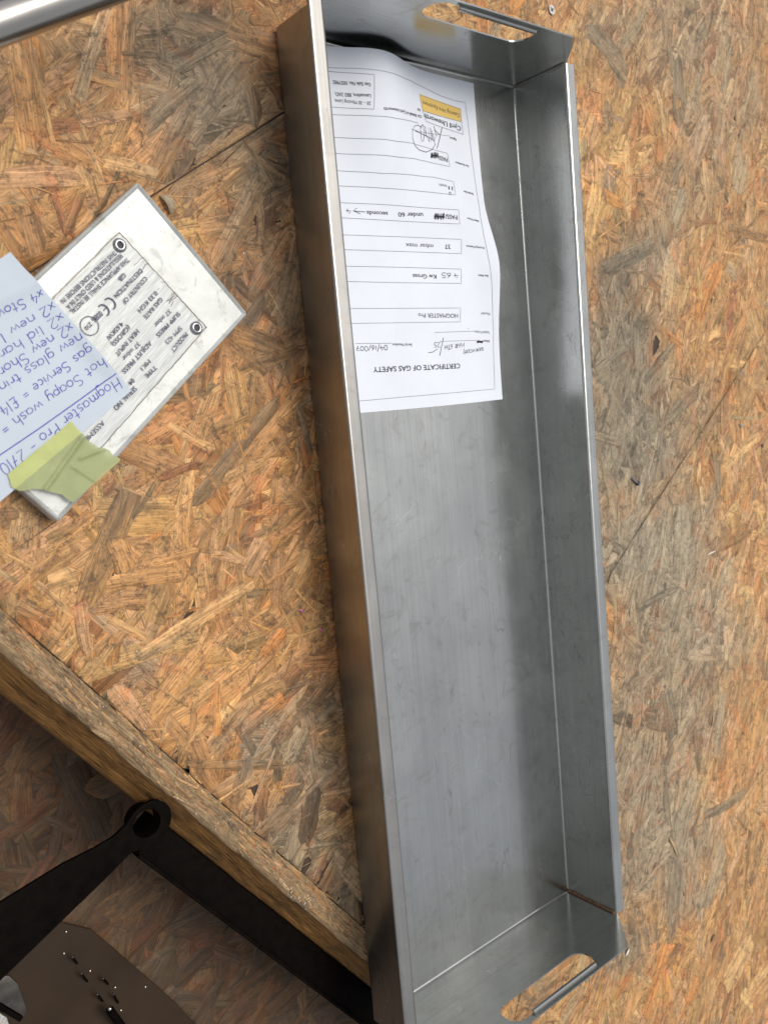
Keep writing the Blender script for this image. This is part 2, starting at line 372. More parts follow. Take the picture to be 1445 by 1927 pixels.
# named strands read off the photograph: x1,y1,x2,y2,width in pixels, colour
HAND = [(234, -10, 225, 190, 50, 'gold'), (203, 10, 142, 198, 30, 'greyl'), (30, 85, 62, 288, 50, 'gold'), (62, 110, 106, 292, 10, 'light'), (150, 230, 242, 214, 25, 'pink'),
 (88, 240, 152, 234, 28, 'red'), (-10, 336, 140, 332, 42, 'pink'), (192, 302, 302, 330, 28, 'light'), (322, 128, 432, 66, 44, 'grey'), (268, 245, 372, 150, 40, 'grey'),
 (45, 390, 70, 482, 38, 'brown'), (100, 360, 125, 442, 12, 'red'), (75, 410, 122, 450, 12, 'tan'), (125, 442, 156, 360, 22, 'brown'), (318, 800, 402, 846, 18, 'light'), (365, 795, 420, 772, 14, 'tan'),
 (216, 1015, 240, 1078, 42, 'gold'), (268, 1060, 372, 1037, 24, 'gold'), (195, 1100, 340, 1080, 34, 'gold'), (406, 1043, 470, 1061, 19, 'pink'), (384, 1040, 388, 1118, 28, 'tan'),
 (500, 1015, 465, 1082, 38, 'pink'), (581, 1028, 560, 1082, 22, 'light'), (198, 1160, 275, 1202, 19, 'light'), (262, 1238, 478, 1098, 28, 'light'), (290, 1343, 398, 1208, 42, 'gold'),
 (482, 1422, 577, 1288, 16, 'light'), (452, 1378, 532, 1310, 26, 'orange'), (543, 1437, 573, 1368, 30, 'greyl'), (586, 1341, 594, 1402, 17, 'gold'), (492, 1237, 536, 1183, 20, 'orange'), (213, 1288, 272, 1372, 46, 'pink'),
 (1106, 46, 1182, 152, 34, 'grey'), (1270, 98, 1279, 242, 23, 'grey'), (1206, 163, 1231, 257, 21, 'gold'), (1232, 158, 1253, 257, 9, 'light'), (1373, 86, 1360, 190, 8, 'greyl'), (1331, 223, 1299, 308, 36, 'pink'),
 (1321, 291, 1335, 398, 9, 'light'), (1399, 278, 1384, 362, 28, 'greyl'), (1177, 263, 1181, 330, 12, 'light'), (1284, 66, 1266, 108, 12, 'light'),
 (1140, 509, 1228, 458, 31, 'grey'), (1264, 428, 1288, 360, 24, 'greyl'), (1325, 298, 1334, 400, 9, 'light'), (1269, 447, 1249, 583, 22, 'light'), (1352, 492, 1310, 604, 26, 'orange'), (1170, 507, 1250, 521, 6, 'orange'),
 (1233, 610, 1284, 652, 11, 'orange'), (1120, 717, 1180, 661, 38, 'grey'), (1212, 717, 1268, 646, 14, 'grey'), (1309, 733, 1253, 795, 24, 'grey'), (1372, 428, 1450, 452, 17, 'brown'), (1132, 635, 1139, 686, 15, 'greyl'),
 (1171, 682, 1146, 743, 11, 'greyl'), (1284, 946, 1278, 1090, 28, 'greyl'), (1246, 974, 1221, 1090, 28, 'greyl'), (1426, 820, 1360, 883, 15, 'light'), (1377, 1044, 1350, 1132, 17, 'greyl'), (1415, 998, 1355, 1033, 15, 'brown'),
 (1209, 946, 1178, 989, 17, 'greyl'), (1285, 1109, 1263, 1180, 27, 'tan'), (1346, 851, 1351, 939, 13, 'grey'), (1280, 1104, 1201, 1145, 13, 'grey'), (1252, 1298, 1267, 1393, 24, 'grey'), (1361, 1298, 1346, 1422, 13, 'greyl'),
 (1342, 1308, 1288, 1387, 9, 'orange'), (1306, 1468, 1274, 1605, 27, 'greyl'), (1273, 1618, 1262, 1777, 24, 'grey'), (1308, 1373, 1315, 1458, 9, 'brown'), (1361, 1584, 1320, 1718, 23, 'greyl'), (1254, 1780, 1213, 1914, 19, 'orange'),
 (1205, 1796, 1158, 1878, 12, 'orange'), (1215, 1454, 1184, 1523, 15, 'greyl'), (1405, 1490, 1326, 1536, 17, 'grey'), (1414, 1770, 1365, 1855, 28, 'light'),
 (120, 1010, 175, 965, 24, 'gold'), (420, 905, 500, 865, 20, 'tan'), (300, 900, 380, 870, 16, 'red'), (30, 1120, 110, 1040, 26, 'gold'), (150, 1130, 165, 1230, 26, 'pink'), (60, 1090, 140, 1160, 14, 'light'),
 (430, 640, 500, 700, 18, 'brown'), (480, 700, 470, 790, 14, 'tan'), (520, 880, 515, 950, 12, 'tan'), (560, 760, 585, 850, 12, 'grey'), (1400, 600, 1360, 690, 24, 'gold'), (1430, 700, 1395, 780, 22, 'tan')]

def clamp_joints(X, Y, cx, cy):
    for (a, b), cond in ((J1, lambda x: x < .1), (J2, lambda x: x > .1)):
        d = np.array([b.x - a.x, b.y - a.y]); d /= np.hypot(*d); nx, ny = -d[1], d[0]
        sc = np.sign((cx - a.x) * nx + (cy - a.y) * ny); sc[sc == 0] = 1
        dist = ((X - a.x) * nx + (Y - a.y) * ny) * sc[:, None]
        push = np.where((dist < .00058) & cond(cx)[:, None], .00058 - dist, 0) * sc[:, None]
        X = X + push * nx; Y = Y + push * ny
    # the worn front edge of the board
    d = EU[1] - EU[0]; d = d / d.length; nx, ny = -d.y, d.x
    dist = (X - EU[0].x) * nx + (Y - EU[0].y) * ny
    if ((.5 - EU[0].x) * nx + (.5 - EU[0].y) * ny) < 0: dist = -dist; nx, ny = -nx, -ny
    push = np.where(dist < .0006, .0006 - dist, 0)
    return X + push * nx, Y + push * ny
def inside_board(x, y):
    d = EU[1] - EU[0]; nx, ny = -d.y, d.x
    s = (.5 - EU[0].x) * nx + (.5 - EU[0].y) * ny
    return ((x - EU[0].x) * nx + (y - EU[0].y) * ny) * s > 0

def palette(n, w, r):
    keys = list(w); p = np.array([w[k] for k in keys], float); p /= p.sum()
    base = np.array([PAL[k] for k in keys])[r.choice(len(keys), n, p=p)]
    m_ = np.array([.40, .205, .083])
    return (base * .66 + m_ * .34) * r.uniform(.86, 1.14, (n, 1)) * (1 + r.normal(0, .025, (n, 3)))

def build_board():
    board = empty('osb_worktop'); tag(board, kind='structure')
    # slab under the strands
    a, b = ext(EU, .55, 2.1)
    pts = [(a.x, a.y), (b.x, b.y), (1.45, b.y), (1.45, 1.75), (a.x, 1.75)]
    n = len(pts); v = [(x, y, -.0010) for x, y in pts] + [(x, y, -.018) for x, y in pts]
    f = [tuple(range(n))[::1], tuple(range(2 * n - 1, n - 1, -1))] + [(i, n + i, n + (i + 1) % n, (i + 1) % n) for i in range(n)]
    bm = bmesh.new(); vs = [bm.verts.new(p) for p in v]
    for q in f: bm.faces.new([vs[i] for i in q])
    bmobj('board_core', bm, MAT['core'], board)
    # the pressed face: small slivers below, larger strands above
    xs0, xs1, ys0, ys1 = -.36, .92, -.5, 1.16
    def scatter(n, lmin, lmax, wmin, wmax, zlo, zhi, seed, w):
        r = np.random.default_rng(seed); x = r.uniform(xs0, xs1, n); y = r.uniform(ys0, ys1, n)
        px = PJ(np.stack([x, y, 0 * x], -1))
        ok = inside_board(x, y) & (px[:, 0] > -90) & (px[:, 0] < 1540) & (px[:, 1] > -110) & (px[:, 1] < 2040)
        ok &= ~((x > .02) & (x < .26) & (y > .03) & (y < .82))
        x, y = x[ok], y[ok]; m = len(x)
        right = x > .27
        ang = np.where(right, np.where(r.random(m) < .72, np.radians(r.normal(66, 20, m)), r.uniform(0, np.pi, m)),
                       np.where(r.random(m) < .45, np.radians(r.normal(38, 24, m)), r.uniform(0, np.pi, m)))
        ln = r.uniform(0, 1, m) ** 1.5 * (lmax - lmin) + lmin; wd = r.uniform(0, 1, m) ** 1.4 * (wmax - wmin) + wmin
        wd = np.minimum(wd, ln * .42)
        return x, y, ang, ln, wd, r.uniform(zlo, zhi, m), np.clip(r.normal(0, .0036, (m, 2)), -.007, .007) * np.array([1, 1.8]), palette(m, w, r)
    W = dict(gold=6.5, light=3.2, pink=1.4, orange=.6, red=.5, brown=1.8, grey=.7, greyl=.8, greyd=.2, tan=4.5)
    A = scatter(7800, .045, .12, .009, .028, -.0006, .0000, 1, W)
    B = scatter(6500, .025, .100, .004, .020, -.0003, .00025, 2, W)
    C = scatter(5200, .012, .050, .0007, .0032, -.0001, .00042, 3, W)
    D = scatter(700, .06, .13, .012, .030, -.0002, .0002, 4, W)
    cat = lambda *q: [np.concatenate(t) for t in zip(*q)]
    # named ones
    r = np.random.default_rng(5); h = [[], [], [], [], []]; tt = []
    for x1, y1, x2, y2, w, k in HAND:
        p, q = U((x1, y1)), U((x2, y2)); mid = (p + q) / 2; d = q - p
        # pixel width -> metres measured across the strand
        e = Vector((-(y2 - y1), (x2 - x1))).normalized(); c = ((x1 + x2) / 2, (y1 + y2) / 2)
        ww = (U((c[0] + e.x * w / 2, c[1] + e.y * w / 2)) - U((c[0] - e.x * w / 2, c[1] - e.y * w / 2)))
        dn = d.normalized(); wid = abs(ww.x * -dn.y + ww.y * dn.x)
        for lst, val in zip(h, (mid.x, mid.y, math.atan2(d.y, d.x), d.length, wid)): lst.append(val)
        col = (np.array(PAL[k]) * .78 + np.array([.36, .20, .09]) * .22) * r.uniform(.98, 1.14)
        g, kk = wear_shade_field(np.array([c])); col = col / max(.6, kk[0] ** .6)
        tt.append(col)
    nh = len(tt)
    Hn = [np.array(q, float) for q in h] + [r.uniform(.0003, .00045, nh), np.clip(r.normal(0, .002, (nh, 2)), -.004, .004), np.array(tt)]
    # the largest strands are parts of their own
    idx = np.argsort(-(D[3] * D[4])); k = 300 - nh
    Dp = [q[idx[:k]] for q in D]; Dr = [q[idx[k:]] for q in D]
    parts = cat(Hn, Dp); rest = cat(A, B, C, Dr)
    AP = strand_arrays(*parts, seed=21, clampf=clamp_joints)
    for i in range(AP[4]):
        me = strands_to_mesh('wood_strand', AP, i, i + 1)
        c = Vector((parts[0][i], parts[1][i], 0)); me.transform(Matrix.Translation(-c))
        o = link('wood_strand', me, MAT['strand'], board); o.location = c
    AR = strand_arrays(*rest, seed=22, clampf=clamp_joints)
    o = link('wood_strands', strands_to_mesh('wood_strands', AR, 0, AR[4]), MAT['strand'], board); tag(o, kind='stuff')
    return board
board = build_board()

ZL = -.16
def build_lower():
    base = empty('lower_osb_board'); tag(base, kind='structure')
    bm = bmesh.new(); bmesh.ops.create_cube(bm, size=1, matrix=Matrix.Translation((-.1, 0, ZL - .012)) @ Matrix.Diagonal((1.6, 1.7, .02, 1)))
    bmobj('board_core', bm, MAT['core'], base)
    r = np.random.default_rng(31)
    def sc(n, a, b, c, d, z, s):
        x = r.uniform(-.5, .35, n); y = r.uniform(-.35, .5, n)
        px = PJ(np.stack([x, y, 0 * x + ZL], -1)); ok = (px[:, 0] > -80) & (px[:, 0] < 760) & (px[:, 1] > 1200) & (px[:, 1] < 2010)
        x, y = x[ok], y[ok]; m = len(x)
        ln = r.uniform(a, b, m); wd = np.minimum(r.uniform(c, d, m), ln * .4)
        return [x, y, np.radians(r.normal(40, 40, m)), ln, wd, r.uniform(ZL - .0006, ZL + z, m), np.clip(r.normal(0, .004, (m, 2)), -.009, .009),
                palette(m, dict(brown=4, grey=3, red=1.2, tan=2.2, greyd=1.5, gold=.8), r) * .37]  # tint scaled down: shade of the lower level put into the strand colour
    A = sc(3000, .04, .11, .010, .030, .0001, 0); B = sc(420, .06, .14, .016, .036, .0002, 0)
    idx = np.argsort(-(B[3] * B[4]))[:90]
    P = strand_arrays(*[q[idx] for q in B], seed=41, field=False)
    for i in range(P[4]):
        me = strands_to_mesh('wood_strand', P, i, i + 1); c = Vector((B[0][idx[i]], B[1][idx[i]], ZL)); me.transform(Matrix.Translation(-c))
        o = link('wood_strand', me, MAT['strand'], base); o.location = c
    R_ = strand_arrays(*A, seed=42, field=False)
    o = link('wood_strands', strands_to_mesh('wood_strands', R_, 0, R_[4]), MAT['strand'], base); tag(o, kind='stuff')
build_lower()

def sm_(s, i, n):
    return max(0.0, min(1.0, (s - .60) * 30)) * max(0.0, 1 - max(0, s - .7) * 20)
def build_batten():
    n = 420; (u0, u1), (m0, m1), (l0, l1) = ext(EU, .6, 2.0), ext(EM, .6, 2.0), ext(EL, .6, 2.0)
    prof = []   # (blend U->M, M->L, z)
    for t in (0, .02, .2, .4, .6, .8, .93): prof.append(('t', t, .0004 - .0012 * (t > .9)))
    prof += [('t', 1.0, -.0022), ('f', .10, -.0055), ('f', .28, -.011), ('f', .5, -.0165), ('f', .52, -.0185), ('f', .75, -.0235), ('f', .96, -.0285), ('f', 1.0, -.032), ('f', 1.0, -.060), ('b', 0, -.060), ('b', 0, -.002)]
    V = []; UVs = []; k = len(prof)
    r = np.random.default_rng(8)
    wob = lambda s, q: (math.sin(s * 61 + q * 2.1) * .5 + math.sin(s * 143 + q * 5.3) * .3 + math.sin(s * 417 + q * 9) * .2)
    for i in range(n + 1):
        s = i / n; a = u0.lerp(u1, s); b = m0.lerp(m1, s); c = l0.lerp(l1, s); dist = s * (u1 - u0).length
        for j, (kd, t, z) in enumerate(prof):
            if kd == 't': p = a.lerp(b, t)
            elif kd == 'f': p = b.lerp(c, t)
            else: p = a.copy()
            p = p.copy(); am = .0014 if 6 <= j <= 9 else (.0010 if j < 14 else 0)
            if j == 0: p += (b - a).normalized() * (.0008 + .0009 * abs(wob(s * 9, 3)) + .0012 * sm_(s, i, n))
            nrm = (b - a).normalized(); p += nrm * wob(s * 1.3, j * .35) * am
            zz = z + (r.normal(0, .00018) if j < 14 and j not in (0,) else 0) + (wob(s * 2, j) * .0007 if 5 < j < 14 else 0)
            V.append((p.x, p.y, min(zz, .0008))); UVs.append((dist, j * .004 + (.03 if kd == 'f' else 0)))
    F = []; mi = []
    for i in range(n):
        for j in range(k):
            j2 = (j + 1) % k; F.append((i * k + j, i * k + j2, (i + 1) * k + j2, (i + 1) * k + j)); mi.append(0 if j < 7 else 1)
    F.append(tuple(range(k))[::-1]); mi.append(1); F.append(tuple(n * k + q for q in range(k))); mi.append(1)
    me = bpy.data.meshes.new('timber_batten'); me.from_pydata(V, [], F); me.update()
    me.polygons.foreach_set('material_index', mi)
    uvl = me.uv_layers.new(name='grain')
    for l in me.loops: uvl.data[l.index].uv = UVs[l.vertex_index]
    bm = bmesh.new(); bm.from_mesh(me); bmesh.ops.recalc_face_normals(bm, faces=bm.faces); bm.to_mesh(me); bm.free()
    me.shade_smooth(); me.set_sharp_from_angle(angle=math.radians(50))
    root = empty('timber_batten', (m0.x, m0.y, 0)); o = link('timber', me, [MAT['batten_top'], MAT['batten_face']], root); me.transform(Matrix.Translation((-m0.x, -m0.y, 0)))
    r = np.random.default_rng(77); q = 900; s_ = r.uniform(0, 1, q); t_ = r.beta(.8, .8, q) * .76 + .05
    A_ = np.array([u0[:]]) * (1 - s_[:, None]) + np.array([u1[:]]) * s_[:, None]; B_ = np.array([m0[:]]) * (1 - s_[:, None]) + np.array([m1[:]]) * s_[:, None]; C_ = A_ * (1 - t_[:, None]) + B_ * t_[:, None]
    dd = m1 - m0; an = math.atan2(dd.y, dd.x) + r.normal(0, .10, q); cols = palette(q, dict(tan=3, light=2, greyl=3, grey=2, brown=1.6, greyd=1.4), r) * np.array([.95, 1.0, 1.0])
    ln_ = r.uniform(.006, .045, q); AA = strand_arrays(C_[:, 0], C_[:, 1], an, ln_, np.minimum(r.uniform(.0006, .0034, q), ln_ * .2), r.uniform(.0001, .0006, q), r.normal(0, .003, (q, 2)) * np.array([1, 2]), cols, 78, field=False)
    me2 = strands_to_mesh('splinters', AA, 0, q); me2.transform(Matrix.Translation((-m0.x, -m0.y, 0))); tag(link('splinters', me2, MAT['strand'], root), kind='stuff')
    tag(root, 'weathered timber batten along the worn edge of the board, its outer face stained brown', 'batten')
build_batten()

# ------------------------------------------------------------------ stainless tray
def thick_profile(line, t):
    """line: list of (o,z) centreline, returns closed loop of outline points"""
    P = [Vector(p) for p in line]; A, B = [], []
    for i, p in enumerate(P):
        a = P[max(i - 1, 0)]; b = P[min(i + 1, len(P) - 1)]
        d1 = (p - a).normalized() if i > 0 else (b - p).normalized(); d2 = (b - p).normalized() if i < len(P) - 1 else d1
        d = (d1 + d2).normalized(); nn = Vector((-d.y, d.x)); k = t / 2 / max(.5, nn.dot(Vector((-d1.y, d1.x))))
        A.append(p + nn * k); B.append(p - nn * k)
    return A + B[::-1]
def arc(cx, cz, r, a0, a1, n=7):
    return [(cx + r * math.cos(math.radians(a0 + (a1 - a0) * i / n)), cz + r * math.sin(math.radians(a0 + (a1 - a0) * i / n))) for i in range(n + 1)]
def extrude_profile(name, loop, place, s0, s1, ns, mat, parent, angle=35):
    k = len(loop); V = []
    for i in range(ns + 1):
        s = s0 + (s1 - s0) * i / ns
        for p in loop: V.append(place(p[0], p[1], s))
    F = [(i * k + j, i * k + (j + 1) % k, (i + 1) * k + (j + 1) % k, (i + 1) * k + j) for i in range(ns) for j in range(k)]
    F += [tuple(range(k)), tuple(ns * k + q for q in range(k))]
    bm = bmesh.new(); vs = [bm.verts.new(p) for p in V]
    for f in F: bm.faces.new([vs[i] for i in f])
    return bmobj(name, bm, mat, parent, angle)

Z0 = .0016      # underside of the tray above the board
def build_tray():
    tray = thing('steel_tray', (W_ / 2, L_ / 2, Z0), 'long rectangular stainless steel tray with slotted ends holding the certificate', 'tray')
    T = .0012; zc = Z0 + T / 2; rf = .0028
    # floor
    v = []; nx, ny = 14, 40
    x0, x1, y0, y1 = rf, W_ - rf, rf, L_ - rf
    bm = bmesh.new(); g = [[bm.verts.new((x0 + (x1 - x0) * i / nx, y0 + (y1 - y0) * j / ny, Z0 + T + .0004 * math.sin(i * .9 + 1) * math.sin(j * .35) * (0 < i < nx) * (0 < j < ny))) for j in range(ny + 1)] for i in range(nx + 1)]
    for i in range(nx):
        for j in range(ny): bm.faces.new((g[i][j], g[i + 1][j], g[i + 1][j + 1], g[i][j + 1]))
    r = bmesh.ops.extrude_face_region(bm, geom=list(bm.faces)); 
    for q in [e for e in r['geom'] if isinstance(e, bmesh.types.BMVert)]: q.co.z = Z0
    bmobj('tray_floor', bm, MAT['steel'], tray, 30)
    # side walls: fold, wall, fold, outward flange with a hem
    fw = .0125; rr = .0022
    line = [(0 - rf, zc), (-rf + .0006, zc)]
    line = arc(-rf, zc + rf, rf, -90, 0)
    line += [(0, zc + rf + .0008), (0, H_ * .35), (0, H_ * .7), (0, H_ - rr - .0008)]
    line += arc(rr, H_ - rr, rr, 180, 90)
    line += [(rr + .0006, H_), (fw - .0018, H_)]
    line += arc(fw - .0012, H_ - .0012, .0012, 90, -90, 6)
    line += [(fw - .0016, H_ - .0024), (.0042, H_ - .0026)]
    loop = thick_profile(line, T)
    place = {1: lambda o, z, s: (W_ + o, s, z), -1: lambda o, z, s: (-o, s, z)}
    for sd in (1, -1):
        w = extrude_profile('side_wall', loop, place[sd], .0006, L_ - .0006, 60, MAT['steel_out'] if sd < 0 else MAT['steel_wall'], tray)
        # a few millimetres of waviness as sheet metal has
        for vtx in w.data.vertices:
            c = vtx.co
            if c.z > .01: c.x += .0009 * math.sin(c.y * 7.4 + sd) * min(1, c.z / H_) * math.sin(math.pi * c.y / L_)
    # end walls: fold at the foot, then a tall sheet with cut corners and a hand slot
    for sd in (1, -1):
        yy = L_ if sd > 0 else 0.0
        place_e = lambda o, z, s, yy=yy, sd=sd: (s, yy + o * sd, z)
        fold = arc(-rf, zc + rf, rf, -90, 0) + [(0, zc + rf + .001)]
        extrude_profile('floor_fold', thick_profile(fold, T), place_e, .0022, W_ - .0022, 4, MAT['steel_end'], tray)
        zb = zc + rf + .0011
        pts = [(0.0006, zb), (W_ - .0006, zb), (W_ - .0006, H_ - .001), (W_ + .0004, H_ + .001)]
        # chamfered, rounded top corners
        c1 = (.2405, HE); s_ = (W_ + .0004, H_ + .001)
        pts += [(.2475, .0975), (.2445, .1010), (.2408, .1040), (.2360, .1055)]
        pts += [(.0399, .1055), (.0351, .1040), (.0314, .1010), (.0284, .0975), (-.0004, H_ + .001), (.0006, H_ - .001)]
        sc, hl, hr = .1425, .0595, .0132; cz_ = .0868
        hole = [(sc + hl - hr + hr * math.cos(math.radians(a)), cz_ + hr * math.sin(math.radians(a))) for a in range(-90, 91, 12)]
        hole += [(sc - hl + hr + hr * math.cos(math.radians(a)), cz_ + hr * math.sin(math.radians(a))) for a in range(90, 271, 12)]
        bm = bmesh.new()
        def ringv(P, y): return [bm.verts.new((x, y, z)) for x, z in P]
        o1 = ringv(pts, yy - T / 2); h1 = ringv(hole, yy - T / 2)
        ed = [bm.edges.new((o1[i], o1[(i + 1) % len(o1)])) for i in range(len(o1))] + [bm.edges.new((h1[i], h1[(i + 1) % len(h1)])) for i in range(len(h1))]
        bmesh.ops.triangle_fill(bm, edges=ed, use_beauty=True)
        r = bmesh.ops.extrude_face_region(bm, geom=list(bm.faces))
        for q in [e for e in r['geom'] if isinstance(e, bmesh.types.BMVert)]: q.co.y += T
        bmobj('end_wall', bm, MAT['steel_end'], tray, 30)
        # rolled grip tab along the top of the slot
        tab = [(0, .1006), (-.0012, .1012)] + arc(-.0018, .0998, .0011, 70, 200, 6) + [(-.0029, .0984)]
        extrude_profile('grip_tab', thick_profile([(o, z) for o, z in tab], .0010), place_e, .1050, .1945, 2, MAT['steel_end'], tray)
        # weld beads up the corners
        for xs, rusty in ((W_ - .0011, sd < 0), (.0011, False)):
            bm = bmesh.new(); k = 30; rngs = []
            for i in range(k + 1):
                z = zc + rf * .6 + (H_ - .004 - zc) * i / k; rr_ = .0009 + .0005 * random.random() + (.0005 if rusty else 0)
                c = Vector((xs, yy - sd * .0013, z)); rngs.append([bm.verts.new(c + Vector((math.cos(a) * rr_, math.sin(a) * rr_, random.uniform(-.0002, .0002)))) for a in [math.tau * q / 8 for q in range(8)]])
            for i in range(k):
                for q in range(8): bm.faces.new((rngs[i][q], rngs[i][(q + 1) % 8], rngs[i + 1][(q + 1) % 8], rngs[i + 1][q]))
            bm.faces.new(rngs[0]); bm.faces.new(rngs[-1])
            o = bmobj('weld_bead', bm, MAT['weld'] if rusty else MAT['weld_clean'], tray, 60)
            if rusty: o['label'] = 'rusty weld bead'
    reparent(tray)
build_tray()

# ------------------------------------------------------------------ lettering
deps = None
def glyph_mesh(body, bold=0.0, shear=0.0):
    if 'M' in body or 'm' in body: bold = 0.0
    elif 0 < bold < .01: bold = .010
    cu = bpy.data.curves.new('t', 'FONT'); cu.body = body; cu.size = 1; cu.fill_mode = 'FRONT'; cu.resolution_u = 3; cu.offset = bold; cu.shear = shear
    o = bpy.data.objects.new('t', cu); COL.objects.link(o)
    dg = bpy.context.evaluated_depsgraph_get(); dg.update()
    me = bpy.data.meshes.new_from_object(o.evaluated_get(dg))
    V = np.array([v.co[:2] for v in me.vertices]); F = [tuple(p.vertices) for p in me.polygons]
    bpy.data.objects.remove(o); bpy.data.curves.remove(cu); bpy.data.meshes.remove(me)
    return V, F
CAPH = .729
class Decal:
    """collects flat print in surface coordinates (s,t) -> 3D through fn"""
    def __init__(self, fn, inv): self.fn, self.inv, self.V, self.F = fn, inv, [], []
    def add(self, P, F):
        n = len(self.V); self.V += [self.fn(s, t) for s, t in P]; self.F += [tuple(n + i for i in f) for f in F]
    def text(self, body, p0, p1, h, bold=0.0, shear=0.0, up=1):
        """p0,p1: pixels at the middle of the lettering at its start and end"""
        V, F = glyph_mesh(body, bold, shear); a = Vector(self.inv(p0)); b = Vector(self.inv(p1)); d = (b - a); ln = d.length; d.normalize()
        u = Vector((-d.y, d.x)) * up
        x0, x1 = V[:, 0].min(), V[:, 0].max(); sx = ln / (x1 - x0); sy = h / CAPH
        self.add([a + d * ((x - x0) * sx) + u * ((y - CAPH / 2) * sy) for x, y in V], F)
    def stroke(self, pts, w, conv=True, step=None):
        P = [Vector(self.inv(p)) if conv else Vector(p) for p in pts]
        if step:
            Q = [P[0]]
            for a, b in zip(P, P[1:]):
                k = max(1, int((b - a).length / step)); Q += [a.lerp(b, (i + 1) / k) for i in range(k)]
            P = Q
        if len(P) < 2: return
        out = []
        for i, p in enumerate(P):
            d = (P[min(i + 1, len(P) - 1)] - P[max(i - 1, 0)]); d = d.normalized() if d.length > 1e-9 else Vector((1, 0))
            nn = Vector((-d.y, d.x)) * w / 2; out += [p + nn, p - nn]
        self.add(out, [(2 * i, 2 * i + 1, 2 * i + 3, 2 * i + 2) for i in range(len(P) - 1)])
    def poly(self, pts, conv=True):
        P = [self.inv(p) if conv else p for p in pts]; self.add(P, [tuple(range(len(P)))])
    def build(self, name, mat, parent):
        V = np.array([tuple(v) for v in self.V])
        me = bpy.data.meshes.new(name); me.from_pydata([tuple(v) for v in V], [], self.F); me.update()
        bm = bmesh.new(); bm.from_mesh(me)
        for f in bm.faces:
            f.normal_update()
            if f.normal.z < 0: f.normal_flip()
        bm.to_mesh(me); bm.free()
        return link(name, me, mat, parent)

